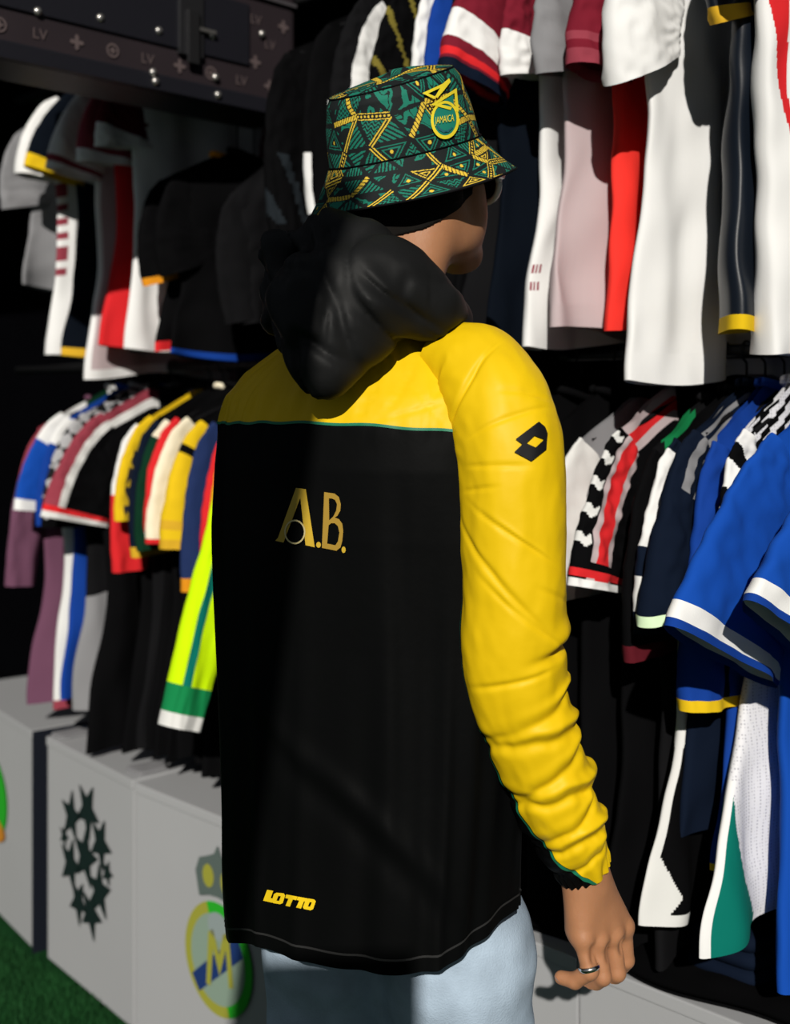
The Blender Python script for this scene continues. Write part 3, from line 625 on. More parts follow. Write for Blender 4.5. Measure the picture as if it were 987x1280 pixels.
garment('long_sleeve_jersey', 'neon yellow long sleeved jersey with a green cuff beside the person', -1.965, ZL, 0.63, 'black', group=GLL, res=2,
        slv=dict(col='neon', len=0.595, out=0.205, w0=0.085, w1=0.045, bow=-0.01, th=0.028, cuff=[('cuff_band', 'green', 0.895, 0.975), ('cuff_lining', 'offwhite', 0.975, 1.01)], zones=[('sleeve_stripe', 'teal', lambda q, t: (np.abs(q-0.55) < 0.17) & (t > 0.38))]))

for s_ in (-1.20, -1.28, -1.37, -1.46):
    garment(J, 'plain black jersey in the dark behind the person', s_, ZL-0.01, 0.63, 'black', group='black jerseys behind the person', seed=int(-s_*100), slv=dict(col='black', len=0.26, out=0.02))
# folded navy shirt and papers lying on the plinths
def folded(px, py, n, w, d, h, col, label):
    s = s_at(px, n); c = SN(s, n, BOXH)
    p = empty('folded_shirt', c, label, 'shirt')
    for i in range(3):
        nu = 40; t = np.linspace(0, 2*PI, nu, endpoint=False); V = []
        prof = [(0.0, 0.82), (0.12, 0.97), (0.5, 1.0), (0.88, 0.97), (1.0, 0.82), (1.0, 0.0)]
        for (hz, k) in prof:
            for a in t:
                x = np.sign(math.cos(a))*abs(math.cos(a))**0.35*w/2*k*(1-0.03*i); y = np.sign(math.sin(a))*abs(math.sin(a))**0.35*d/2*k*(1-0.02*i)
                V.append(c+ES*x+EN*y+np.array([0, 0, h*(i+hz)/3+0.003*float(noise(x*20, y*20, i))]))
        F = [(k*nu+j, k*nu+(j+1) % nu, (k+1)*nu+(j+1) % nu, (k+1)*nu+j) for k in range(len(prof)-1) for j in range(nu)]
        reparent(mk('folded_layer', V, F, fab(col)), p)
folded(938, 1230, 1.70, 0.13, 0.20, 0.075, 'navy', 'folded navy shirt lying on the plinth below the white and teal jersey')
folded(88, 905, 1.58, 0.06, 0.09, 0.008, 'grey', 'thin folded grey shirt on the star-printed plinth')
folded(185, 955, 1.56, 0.07, 0.09, 0.009, 'grey', 'thin folded grey shirt on the crest plinth beside the black jersey')

def plinth_cloth():                      # black sheet added to darken the plinth tops, leaving the front edge bare
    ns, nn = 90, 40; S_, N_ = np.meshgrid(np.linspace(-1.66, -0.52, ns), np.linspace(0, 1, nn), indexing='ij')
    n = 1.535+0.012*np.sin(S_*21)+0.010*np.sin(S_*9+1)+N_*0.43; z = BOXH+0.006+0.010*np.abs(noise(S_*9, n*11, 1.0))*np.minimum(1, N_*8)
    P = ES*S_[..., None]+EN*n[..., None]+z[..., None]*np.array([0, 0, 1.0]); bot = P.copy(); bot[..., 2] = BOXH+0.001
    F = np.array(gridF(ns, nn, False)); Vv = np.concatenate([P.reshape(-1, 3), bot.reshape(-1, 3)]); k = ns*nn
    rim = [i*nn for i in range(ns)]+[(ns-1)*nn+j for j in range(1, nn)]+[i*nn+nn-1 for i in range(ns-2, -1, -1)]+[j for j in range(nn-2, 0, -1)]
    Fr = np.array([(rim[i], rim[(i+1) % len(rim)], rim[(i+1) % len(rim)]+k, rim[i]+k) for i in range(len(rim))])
    tag(fast_mesh('plinth_cloth', Vv, np.concatenate([F, F[:, ::-1]+k, Fr]), fab('black')), 'added black cloth darkening the plinth tops below the right jerseys', 'cloth')
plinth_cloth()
# ------------------------------------------------------------------ dark monogram trunk hanging at the upper left
def trunk():
    s0, s1, n0, n1, z0, z1 = -2.180, -2.040, 0.935, 1.725, 2.058, 2.52
    canvas = mat('dark_monogram_canvas', (0.020, 0.014, 0.017), 0.55, 0.35, var=0.25, vscale=6)
    lead = mat('black_leather_trim', (0.009, 0.009, 0.013), 0.45, 0.4, bump=0.3, bscale=120)
    stud = mat('pewter_stud', (0.55, 0.53, 0.50), 0.3, 0.6, metal=0.9); mono = mat('faded_monogram', (0.10, 0.075, 0.075), 0.6, 0.2)
    p = empty('travel_trunk', SN((s0+s1)/2, (n0+n1)/2, z0), 'dark monogram canvas trunk with metal studs and latch hung at the upper left', 'trunk')
    oriented_box('body', np.zeros(3), ES, EN, s0, s1, n0, n1, z0, z1, canvas, p, 0.012)
    f = s1+0.001
    oriented_box('leather_edge', np.zeros(3), ES, EN, s1-0.006, s1+0.004, n0, n1, z0-0.003, z0+0.030, lead, p, 0.003)
    oriented_box('leather_edge', np.zeros(3), ES, EN, s0-0.003, s1-0.006, n0, n1, z0-0.004, z0+0.002, lead, p, 0.001)
    oriented_box('lid_band', np.zeros(3), ES, EN, s1-0.004, s1+0.006, n0, n1-0.13, 2.148, 2.279, lead, p, 0.003)
    oriented_box('lid_piping', np.zeros(3), ES, EN, s1-0.004, s1+0.009, n0, n1, 2.299, 2.307, mat('grey_piping', (0.06, 0.055, 0.06), 0.4, 0.5), p, 0.002)
    oriented_box('latch_plate', np.zeros(3), ES, EN, s1, s1+0.012, 1.412, 1.472, 2.137, 2.266, mat('dark_latch', (0.05, 0.05, 0.055), 0.3, 0.6, metal=0.7), p, 0.003)
    oriented_box('latch_tongue', np.zeros(3), ES, EN, s1+0.012, s1+0.020, 1.428, 1.456, 2.120, 2.229, steel, p, 0.003)
    oriented_box('latch_lever', np.zeros(3), ES, EN, s1+0.012, s1+0.018, 1.456, 1.499, 2.191, 2.199, stud, p, 0.001)
    def stud_at(n, z, on_bottom=False):
        V, F = [], []
        for i, (rr, hh) in enumerate(((0.0085, 0), (0.0078, 0.003), (0.005, 0.0055), (0.0, 0.0065))):
            for k in range(12):
                a = 2*PI*k/12; V.append(SN(f+0.004+hh, n+rr*math.cos(a), z+rr*math.sin(a)))
        F = [(i*12+k, i*12+(k+1) % 12, (i+1)*12+(k+1) % 12, (i+1)*12+k) for i in range(3) for k in range(12)]
        reparent(mk('stud', V, F, stud), p)
    for (px, py) in ((46, 15), (124, 23), (197, 39), (232, 33), (264, 46), (326, 43), (190, 91), (268, 97), (193, 139), (271, 144)):
        u = (px-CX)/FPX; n = f*(1+u)/(u-1); z = z_at(py, f, n)
        if py < 100: stud_at(n, z)
        else: stud_at(n, z0+0.013)
    fr = lambda a, z, off=0.0: SN(f+off, a, z)
    def quatre(n, z, r):
        L = []
        for k in range(32):
            a = 2*PI*k/32; rr = r*(0.35+0.65*abs(math.cos(2*a))**1.5); L.append((n+rr*math.cos(a), z+rr*math.sin(a)))
        return L
    i = 0
    for row in range(4):
        for kx in range(12):
            n = 0.95+kx*0.078+(row % 2)*0.039; z = 2.114+row*0.046
            if n > n1-0.03 or (n < n1-0.14 and z > 2.139) or z > 2.29: continue
            t = (kx+row) % 3
            if t == 0: flat_on('monogram_flower', [quatre(n, z, 0.015)], fr, mono, p, 0.0015)
            elif t == 1: flat_on('monogram_ring', [ell(n, z, 0.014, 0.014, 20), ell(n, z, 0.010, 0.010, 20), quatre(n, z, 0.008)], fr, mono, p, 0.0015)
            else:
                V, F = text_loops('LV', 0.028)
                flat = [tuple(fr(n-0.014+x, z-0.010+y, 0.0015)) for x, y in V]; reparent(mk('monogram_letters', flat, F, mono, None, False), p)
    for n in (1.0, 1.5):
        tube('hanging_strap', [SN((s0+s1)/2, n, z1-0.01), SN((s0+s1)/2, n, 2.78)], 0.012, lead, p, 8)
trunk()

# ================================================================== THE PERSON
YAW = math.radians(25)
OR = np.array([-0.031, 1.500, 0.0]); RV = np.array([math.cos(YAW), -math.sin(YAW), 0]); FV = np.array([math.sin(YAW), math.cos(YAW), 0])
def B(r, f, z): return OR+RV*r+FV*f+np.array([0, 0, z])
person = empty('person', (OR[0], OR[1], 0), 'person seen from behind in black and yellow jacket, patterned bucket hat and light jeans', 'person')
skin = mat('brown_skin', (0.38, 0.175, 0.085), 0.55, 0.35, sss=0.12, var=0.10, vscale=55, bump=0.25, bscale=260)
HYW = math.radians(47); HP = math.radians(9)
HC = np.array([0.018, 1.545, 1.724])
hx = np.array([math.cos(HYW), -math.sin(HYW), 0]); hf0 = np.array([math.sin(HYW), math.cos(HYW), 0]); up0 = np.array([0, 0, 1.0])
hy = hf0*math.cos(HP)+up0*math.sin(HP); hz = up0*math.cos(HP)-hf0*math.sin(HP)
HR = np.array([hx, hy, hz])
def H(x, y, z): return HC+hx*x+hy*y+hz*z
def head_sdf(extra=0.0):
    g = SDF(HC-np.array([0.16, 0.16, 0.31]), HC+np.array([0.16, 0.17, 0.15]), 0.0022)
    g.ellipsoid(H(0, -0.006, 0.030), (0.072, 0.088, 0.085), HR, 0.0)
    g.ellipsoid(H(0, 0.032, -0.030), (0.060, 0.062, 0.082), HR, 0.03)
    for s in (-1, 1):
        g.cone(H(s*0.054, -0.002, -0.048), H(s*0.046, 0.020, -0.082), 0.017, 0.017, 0.02)
        g.cone(H(s*0.046, 0.020, -0.082), H(s*0.014, 0.078, -0.106), 0.017, 0.019, 0.02)
        g.ellipsoid(H(s*0.042, 0.052, -0.020), (0.026, 0.028, 0.024), HR, 0.02)
        g.cone(H(s*0.048, 0.070, 0.030), H(s*0.010, 0.086, 0.027), 0.013, 0.012, 0.014)
        g.cone(H(s*0.038, 0.055, -0.055), H(s*0.020, 0.070, -0.085), 0.022, 0.018, 0.02)
    for s in (-1, 1): g.ellipsoid(H(s*0.040, 0.030, -0.055), (0.026, 0.046, 0.046), HR, 0.03)
    g.ellipsoid(H(0, 0.078, -0.106), (0.022, 0.018, 0.017), HR, 0.02)
    for s in (-1, 1): g.ellipsoid(H(s*0.031, 0.100, 0.010), (0.018, 0.016, 0.011), HR, 0.010, sub=True)
    g.cone(H(0, 0.088, 0.016), H(0, 0.114, -0.026), 0.008, 0.0115, 0.010)
    for s in (-1, 1): g.ellipsoid(H(s*0.013, 0.104, -0.031), (0.009, 0.011, 0.008), HR, 0.006)
    for s in (-1, 1):
        g.cone(H(s*0.022, 0.086, -0.062), H(0, 0.099, -0.058), 0.0045, 0.0065, 0.005); g.cone(H(s*0.020, 0.086, -0.068), H(0, 0.097, -0.071), 0.0045, 0.0075, 0.004)
    for s in (-1, 1):
        g.ellipsoid(H(s*0.079, -0.012, -0.006), (0.010, 0.020, 0.031), HR, 0.008); g.ellipsoid(H(s*0.088, -0.006, -0.003), (0.007, 0.011, 0.018), HR, 0.005, sub=True)
    nb = B(0.0, 0.020, 1.49); nt = H(0, -0.020, -0.050)
    g.cone(nb+np.array([0, 0, -0.03]), nt, 0.066, 0.054, 0.03)
    g.cone(B(0.045, 0.0, 1.50), H(0.048, -0.012, -0.05), 0.026, 0.024, 0.035)
    g.cone(B(0.0, -0.03, 1.49), H(0, -0.062, -0.03), 0.035, 0.030, 0.04)
    return g
hg = head_sdf(); V1, F1 = hg.mesh(); V1 = relax(V1, F1, 1, 0.4)
# hair shell: close-cropped, following the skull above the hairline
hairg = SDF.__new__(SDF); hairg.lo = hg.lo; hairg.vox = hg.vox; hairg.n = hg.n
ax = [hg.lo[k]+hg.vox*np.arange(hg.n[k]) for k in range(3)]; X = np.meshgrid(*ax, indexing='ij')
D = [X[k]-HC[k] for k in range(3)]; lx, ly, lz = (sum(HR[j][k]*D[k] for k in range(3)) for j in range(3))
line = np.where(ly > 0.0, -0.030+0.95*ly, -0.055+0.02*0-0.10*ly*0+0.30*(ly+0.0))   # hairline height as it runs forward
line = np.interp(ly, [-0.12, -0.05, 0.0, 0.035, 0.06, 0.1], [-0.078, -0.068, -0.046, -0.030, 0.045, 0.07])
hairg.G = np.maximum(hg.G-0.003, (line-lz)*0.8).astype(np.float32)
hairg.G = np.maximum(hairg.G, -(hg.G+0.004))
del X, D, lx, ly, lz
HVm, HFm = hairg.mesh()
# right hand
def hand_right():
    g = SDF(WP(655, 1265, 1.36), WP(830, 1000, 1.53), 0.0014); P = WP
    g.cone(P(704, 1020, 1.405), P(728, 1078, 1.418), 0.029, 0.0245, 0.0); g.cone(P(728, 1078, 1.418), P(734, 1105, 1.420), 0.0245, 0.0235, 0.01)
    K = {'p': P(727, 1172, 1.400), 'r': P(746, 1174, 1.411), 'm': P(765, 1167, 1.427), 'i': P(778, 1157, 1.446)}
    for k, r in (('p', 0.0125), ('r', 0.013), ('m', 0.0135), ('i', 0.0135)):
        g.cone(P(732, 1098, 1.420)+(K[k]-P(750, 1170, 1.42))*0.35, K[k], 0.0175, r, 0.014)
    g.cone(P(738, 1120, 1.44), P(752, 1160, 1.455), 0.019, 0.017, 0.015)          # thenar side of the palm
    g.cone(P(724, 1110, 1.412), P(722, 1160, 1.412), 0.015, 0.015, 0.014)         # little-finger edge
    for k in 'prmi': g.ellipsoid(K[k]+np.array([0.002, -0.005, 0.0]), (0.0095, 0.009, 0.010), None, 0.006)
    def fing(k, pts, rad):
        q = [K[k]]+[P(*c) for c in pts]
        for j in range(len(q)-1): g.cone(q[j], q[j+1], rad[j], rad[j+1], 0.003 if j else 0.006)
    fing('p', [(737, 1214, 1.392), (718, 1226, 1.402), (701, 1222, 1.410)], [0.0105, 0.0098, 0.0092, 0.0080])
    fing('r', [(753, 1221, 1.404), (736, 1234, 1.424), (722, 1230, 1.440)], [0.0108, 0.0100, 0.0090, 0.0078])
    fing('m', [(771, 1216, 1.424), (757, 1231, 1.446), (742, 1226, 1.462)], [0.0112, 0.0102, 0.0092, 0.0080])
    fing('i', [(782, 1200, 1.450), (770, 1218, 1.470), (755, 1214, 1.482)], [0.0112, 0.0100, 0.0090, 0.0080])
    th = [P(744, 1112, 1.452), P(764, 1150, 1.478), P(768, 1185, 1.488), P(760, 1205, 1.492)]
    for j, (r1, r2) in enumerate(((0.016, 0.0125), (0.0125, 0.0115), (0.0115, 0.0095))): g.cone(th[j], th[j+1], r1, r2, 0.008)
    for a_, b_ in (('p', 'r'), ('r', 'm'), ('m', 'i')):                            # dips between the knuckles
        m = (K[a_]+K[b_])/2+np.array([0.002, -0.017, -0.012]); g.ellipsoid(m, (0.0035, 0.006, 0.009), None, 0.007, sub=True)
    return g.mesh()
V2, F2 = hand_right(); V2 = relax(V2, F2, 1, 0.3)
# torso, legs, arms under the clothes
LS, LE, LW = B(-0.140, 0.03, 1.375), B(-0.150, 0.13, 1.17), B(-0.02, 0.33, 1.10)
RS, RE, RW = WP(612, 480, 1.41), WP(643, 800, 1.365), WP(704, 1020, 1.405)
def body_sdf():
    g = SDF((-0.36, 1.22, 0.02), (0.42, 1.98, 1.56), 0.007)
    for (z0, z1, r, f) in ((1.15, 1.38, 0.10, 0.0), (0.95, 1.15, 0.09, 0.0)):
        for sx in (-0.06, 0.06): g.cone(B(sx, 0, z0), B(sx, 0, z1), 0.085, r*0.95, 0.05)
    g.cone(B(-0.10, 0.01, 1.395), B(0.10, 0.01, 1.395), 0.046, 0.046, 0.04); g.cone(B(0, 0.01, 1.38), B(0, 0.02, 1.54), 0.07, 0.05, 0.03)
    D = np.array([0.030, 0.045, 0.0])
    g.cone(B(-0.05, 0.01, 0.95)+D*0.7, B(0.05, 0.01, 0.95)+D*0.7, 0.075, 0.075, 0.04)
    for s in (-1, 1):
        g.cone(B(s*0.075, 0.02, 0.90)+D, B(s*0.096, 0.015, 0.50)+D, 0.070, 0.052, 0.03); g.cone(B(s*0.096, 0.015, 0.50)+D, B(s*0.097, 0.0, 0.10)+D, 0.052, 0.036, 0.02)
        g.cone(B(s*0.097, -0.02, 0.06)+D, B(s*0.11, 0.15, 0.045)+D, 0.026, 0.022, 0.02)
    g.cone(RS, RE, 0.048, 0.040, 0.03); g.cone(RE, RW, 0.040, 0.028, 0.02)
    g.cone(LS, LE, 0.042, 0.036, 0.03); g.cone(LE, LW, 0.040, 0.027, 0.02)
    return g.mesh()
V3, F3 = body_sdf(); V3 = relax(V3, F3, 1)
def hand_left():                          # in front of the chest, reaching for the rack
    d = (LW-LE)/np.linalg.norm(LW-LE); side = np.cross(d, [0, 0, 1.0]); side /= np.linalg.norm(side); upv = np.cross(side, d)
    L = lambda a, b, c: LW+d*a+side*b+upv*c
    g = SDF(LW-0.15, LW+0.22, 0.0025)
    g.cone(L(-0.05, 0, 0), L(0.02, 0, 0), 0.027, 0.023, 0)
    for k, b in enumerate((-0.030, -0.010, 0.010, 0.030)):
        g.cone(L(0.01, b*0.4, 0), L(0.085, b, 0), 0.017, 0.012, 0.012)
        ln = (0.034, 0.042, 0.046, 0.040)[3-k]
        q = [L(0.085, b, 0), L(0.085+ln, b*1.1, -0.012), L(0.085+ln*1.45, b*1.05, -0.036), L(0.085+ln*1.35, b, -0.055)]
        for j in range(3): g.cone(q[j], q[j+1], 0.0105-0.0008*j, 0.0097-0.0008*j, 0.003)
    q = [L(0.02, 0.03, -0.005), L(0.06, 0.055, -0.02), L(0.09, 0.06, -0.03), L(0.112, 0.055, -0.035)]
    for j in range(3): g.cone(q[j], q[j+1], 0.014-0.001*j, 0.013-0.001*j, 0.008)
    return g.mesh()
V4, F4 = hand_left()
VV = np.concatenate([V1, V2, V3, V4]); FF = np.concatenate([F1, F2+len(V1), F3+len(V1)+len(V2), F4+len(V1)+len(V2)+len(V3)])
fast_mesh('body', VV, FF, skin, person)
fast_mesh('hair', relax(HVm, HFm, 1, 0.4), HFm, mat('black_cropped_hair', (0.006, 0.005, 0.004), 0.9, 0.15, bump=0.8, bscale=700), person)
# nails on the visible fingers
nail_m = mat('finger_nail', (0.62, 0.40, 0.30), 0.35, 0.4)
def nail(c, n, t, name='nail'):
    n = n/np.linalg.norm(n); t = t-n*(t@n); t /= np.linalg.norm(t); b = np.cross(n, t); V, F = [], []
    for i, rr in enumerate((1.0, 0.6, 0.0)):
        for k in range(12):
            a = 2*PI*k/12; V.append(c+t*0.0055*rr*math.cos(a)+b*0.0042*rr*math.sin(a)+n*(0.0012*(1-rr*rr)))
    F = [(i*12+k, i*12+(k+1) % 12, (i+1)*12+(k+1) % 12, (i+1)*12+k) for i in range(2) for k in range(12)]
    reparent(mk(name, V, F, nail_m), person)
nail(WP(696, 1224, 1.4045), np.array([-0.75, -0.2, -0.62]), np.array([-1, 0.4, 0.25]))
# eyes
for s in (-1, 1):
    c = H(s*0.031, 0.081, 0.010); V, F = [], []
    for i in range(9):
        for k in range(16):
            t = PI*i/8; a = 2*PI*k/16; V.append(c+0.0125*np.array([math.sin(t)*math.cos(a), math.sin(t)*math.sin(a), math.cos(t)]))
    F = [(i*16+k, (i+1)*16+k, (i+1)*16+(k+1) % 16, i*16+(k+1) % 16) for i in range(8) for k in range(16)]
    e = reparent(mk('eye', V, F, mat('eye_white', (0.75, 0.72, 0.68), 0.2, 0.5)), person)
# ring
def ring():
    a, b = WP(727, 1172, 1.400), WP(737, 1214, 1.392); ax_ = (b-a)/np.linalg.norm(b-a); c = a+(b-a)*0.90
    x = np.cross(ax_, [0, 1.0, 0]); x /= np.linalg.norm(x); y = np.cross(ax_, x); V, F = [], []; nk = 36
    for k in range(nk):
        t = 2*PI*k/nk; rd = math.cos(t)*x+math.sin(t)*y; bulge = 0.0014*max(0, math.cos(t-PI*1.45))**6*0+0.0
        for (dr, dz) in ((0.0108, -0.0028), (0.0124, -0.0026), (0.0130, 0.0), (0.0124, 0.0026), (0.0108, 0.0028)): V.append(c+rd*(dr+bulge)+ax_*dz)
    F = [(k*5+j, ((k+1) % nk)*5+j, ((k+1) % nk)*5+(j+1) % 5, k*5+(j+1) % 5) for k in range(nk) for j in range(5)]
    reparent(mk('ring', V, F, mat('silver', (0.75, 0.74, 0.72), 0.22, 0.5, metal=1.0)), person)
ring()

# ---- jacket
jacket = bpy.data.objects.new('jacket', None); COL.objects.link(jacket); jacket.parent = person; jacket['label'] = 'black and yellow nylon windbreaker with hood'
def jpart(o): o.parent = jacket; o.matrix_parent_inverse = Matrix.Translation(-Vector(person.location)); return o
nyl_y = mat('yellow_nylon', (0.74, 0.485, 0.004), 0.50, 0.18, bump=0.35, bscale=55, var=0.05, vscale=14)
nyl_k = mat('black_nylon', (0.0022, 0.0024, 0.0025), 0.55, 0.045, bump=0.35, bscale=50)
pipe_g = mat('green_piping', (0.01, 0.17, 0.09), 0.5, 0.3)
ZY = 1.412
def seam_z(th): return ZY-0.004*np.cos(th)+0.003*np.sin(3*th)+0.0009*np.sin(19*th+2*np.sin(3*th))
def hem_z(th): return 0.790+0.050*np.exp(-((np.angle(np.exp(1j*(th+0.05)))/0.62)**2))-0.034*np.exp(-((np.angle(np.exp(1j*(th-3.5)))/0.5)**2))
zs_ = [0.72, 0.85, 1.0, 1.15, 1.28, 1.36, 1.412, 1.445, 1.475, 1.505, 1.530, 1.555, 1.575]
wr_ = [0.186, 0.192, 0.198, 0.203, 0.206, 0.205, 0.202, 0.196, 0.172, 0.130, 0.092, 0.070, 0.064]
wf_ = [0.130, 0.128, 0.124, 0.126, 0.132, 0.132, 0.126, 0.118, 0.106, 0.092, 0.080, 0.072, 0.068]
def torso(th, z):
    wr = np.interp(z, zs_, wr_); wf = np.interp(z, zs_, wf_)
    c, s = np.cos(th), np.sin(th); e = 0.88
    r = np.sign(c)*np.abs(c)**e*wr; f = np.sign(s)*np.abs(s)**e*wf
    low = 1-sstep(1.25, 1.42, z); upr = sstep(1.38, 1.43, z)
    d = low*(0.007*noise(th*2.2+1.3, z*2.2, 0.5)+0.006*noise(th*5.0, z*2.0+4, 2.5)*(1-0.3*sstep(1.0, 1.3, z)))
    dg = (z-0.98)+0.16*(th-4.9)                                      # long diagonal crease across the lower back
    d = d+low*0.006*np.exp(-(dg/0.018)**2)*bump1(th, 4.9, 0.55)-low*0.004*np.exp(-((dg+0.03)/0.02)**2)*bump1(th, 4.9, 0.6)
    d = d+0.008*(1-sstep(0.75, 0.95, z))*noise(th*3.2+9, z*3, 7)
    d = d+upr*(0.0035*noise(th*9, z*14-th*2, 3.1)+0.003*noise(th*16+2, z*25, 8.3))*(1-sstep(1.5, 1.54, z))
    for (t0, z0, sl, L, w, am) in ((5.15, 1.452, 0.25, 0.16, 0.0035, 0.0030), (5.30, 1.440, -0.20, 0.12, 0.003, 0.0026), (4.95, 1.446, 0.45, 0.10, 0.003, 0.0026), (5.45, 1.455, 0.10, 0.12, 0.003, 0.0030), (3.75, 1.448, 0.30, 0.14, 0.0035, 0.003), (3.95, 1.440, -0.35, 0.12, 0.003, 0.003), (5.22, 1.428, 0.05, 0.2, 0.003, 0.002)):
        q = th-t0; d = d-upr*am*np.exp(-((z-z0-sl*q)/w)**2)*np.exp(-(q/L)**4)
    for (t0, z0, w, am) in ((4.60, 1.0, 0.05, 0.004), (5.05, 0.95, 0.07, 0.005), (5.45, 1.02, 0.05, 0.005), (4.25, 0.92, 0.06, 0.004)):   # long hanging folds of the back
        q = th-t0-0.12*(z-z0); d = d+low*am*np.exp(-(q/w)**2)*sstep(1.3, 1.0, z)
    k = 1+d/0.16
    lean = 0.03*sstep(1.40, 1.56, z)                                 # the neck sits forward of the back
    return OR+(r*k)[..., None]*RV+(f*k+lean)[..., None]*FV+z[..., None]*np.array([0, 0, 1.0])
def torso_patch(name, zlo, zhi, nz, m, nth=220, off=0.0, t0=0.0, t1=2*PI):
    th = np.linspace(t0, t1, nth)[:, None]; v = np.linspace(0, 1, nz)[None, :]
    z = zlo(th)+(zhi(th)-zlo(th))*v; th = np.broadcast_to(th, z.shape)
    P = torso(th, z)
    if off:
        C = OR+np.array([0, 0, 1.0])*z[..., None]; d = P-C; P = P+d/np.linalg.norm(d, axis=-1)[..., None]*off
    o = fast_mesh(name, P.reshape(-1, 3), np.array(gridF(nth, nz, False)), m); return jpart(o)
back = torso_patch('back_panel', hem_z, seam_z, 150, nyl_k)
yoke = torso_patch('yoke', seam_z, lambda th: 1.575+0*th, 60, nyl_y)
torso_patch('yoke_piping', lambda th: seam_z(th)-0.0026, lambda th: seam_z(th)+0.0006, 4, pipe_g, off=0.0012)
torso_patch('hem_stitching', lambda th: hem_z(th)+0.016, lambda th: hem_z(th)+0.0185, 3, mat('hem_stitch', (0.02, 0.02, 0.02), 0.6), off=0.0008)
def sleeve_fn(ctr, rad, folds, e_out):
    ctr = np.array(ctr); n = len(ctr); ts = np.linspace(0, 1, n)
    fine = np.linspace(0, 1, 161)
    def smooth_i(y):
        out = np.stack([np.interp(fine, ts, y[:, k]) for k in range(y.shape[1])], 1)
        for _ in range(14): out[1:-1] = 0.25*out[:-2]+0.5*out[1:-1]+0.25*out[2:]
        return out
    C = smooth_i(ctr); Rr = smooth_i(np.array(rad)[:, None])[:, 0]
    T = np.gradient(C, axis=0); T /= np.linalg.norm(T, axis=1)[:, None]
    e1 = e_out[None, :]-T*(T@e_out)[:, None]; e1 /= np.linalg.norm(e1, axis=1)[:, None]
    e2 = np.cross(e1, T); 
    def fn(U, V):
        shp = U.shape; u = U.ravel(); v = V.ravel()
        c = np.stack([np.interp(v, fine, C[:, k]) for k in range(3)], 1); a = np.stack([np.interp(v, fine, e1[:, k]) for k in range(3)], 1); b = np.stack([np.interp(v, fine, e2[:, k]) for k in range(3)], 1)
        r = np.interp(v, fine, Rr)+folds(u, v)
        return (c+(np.cos(u)*r)[:, None]*a+(np.sin(u)*r)[:, None]*b).reshape(*shp, 3)
    return fn, T, e1, e2
def folds_r(u, v):
    ff = 0.0020*noise(np.cos(u)*1.6+3, np.sin(u)*1.6, v*5)
    ff = ff+0.0022*noise(np.cos(u)*1.2+v*3, np.sin(u)*1.2, v*11)*sstep(0.05, 0.2, v)
    for (v0, u0, k, L, w, am) in ((0.245, 1.5, 0.012, 0.8, 0.0035, 0.0020), (0.300, 1.9, -0.004, 0.6, 0.003, 0.0018), (0.330, 2.3, 0.004, 0.4, 0.003, 0.0018), (0.395, 1.5, -0.045, 0.9, 0.004, 0.0022), (0.405, 1.2, -0.050, 0.7, 0.0035, -0.0018),
                                  (0.450, 1.9, -0.075, 0.9, 0.007, 0.0030), (0.500, 1.4, -0.060, 0.8, 0.005, 0.0022), (0.150, 1.8, 0.050, 0.6, 0.006, 0.0026), (0.180, 2.3, 0.060, 0.5, 0.006, 0.0028), (0.210, 1.1, -0.02, 0.5, 0.004, 0.0016), (0.600, 1.7, 0.015, 0.8, 0.005, 0.0025), (0.475, 0.6, -0.03, 0.5, 0.004, 0.0018)):
        uw = np.angle(np.exp(1j*(np.abs(sgn)*sgn*u-u0))); ff = ff-am*np.exp(-((v-v0-k*uw)/w)**2)*np.exp(-(uw/L)**4)   # thin pulled creases across the nylon
    ff = ff+0.0008*noise(np.cos(u)*4, np.sin(u)*4+v*10, v*30)
    # sharp crease behind the elbow, then bunching down the forearm
    vv = v+0.010*np.sin(u*1.0+0.6)
    el = np.exp(-((vv-0.565)/0.010)**2); ff = ff-0.011*el*sstep(-0.9, 0.2, np.cos(u-1.0))+0.006*np.exp(-((vv-0.535)/0.020)**2)*sstep(-0.5, 0.6, np.cos(u-0.7))
    for (c, w, a, ph, sk) in ((0.645, 0.010, 0.006, 0.9, 0.020), (0.700, 0.011, 0.0075, 0.4, -0.022), (0.750, 0.010, 0.008, 1.2, 0.018), (0.800, 0.009, 0.0085, 0.5, -0.020), (0.845, 0.009, 0.0080, 1.3, 0.020), (0.890, 0.009, 0.0075, 0.2, -0.014), (0.930, 0.008, 0.006, 1.4, 0.012)):
        x = v+sk*np.sin(u+ph)-c+0.008*noise(np.cos(u)*1.5+c*30, np.sin(u)*1.5, 1.0)
        ff = ff+a*np.exp(-(x/w)**2)*(0.55+0.45*np.cos(u-ph))-0.55*a*np.exp(-((x-0.022)/(w*0.9))**2)
    cu = sstep(0.955, 0.985, v); ff = ff+cu*0.0022*np.sin(u*17+3*np.sin(u*3))
    return ff
ctrR = [WP(552, 448, 1.440), WP(594, 464, 1.412), WP(621, 503, 1.382), WP(637, 560, 1.362), WP(641, 640, 1.355), WP(642, 720, 1.355), WP(640, 795, 1.36), WP(645, 860, 1.365), WP(664, 922, 1.375), WP(688, 985, 1.388), WP(710, 1040, 1.402), WP(729, 1088, 1.415)]
radR = [0.046, 0.0585, 0.0625, 0.0625, 0.0600, 0.0595, 0.0600, 0.0575, 0.0530, 0.0495, 0.0440, 0.0305]
sgn = 1.0
fnR, TR, e1R, e2R = sleeve_fn(ctrR, radR, folds_r, np.array([1.0, -0.05, 0.0]))
sgn = 1.0 if e2R[80] @ np.array([0, -1, 0]) > 0 else -1.0          # +angle turns towards the camera
fR = lambda U, V: fnR(sgn*U, V)
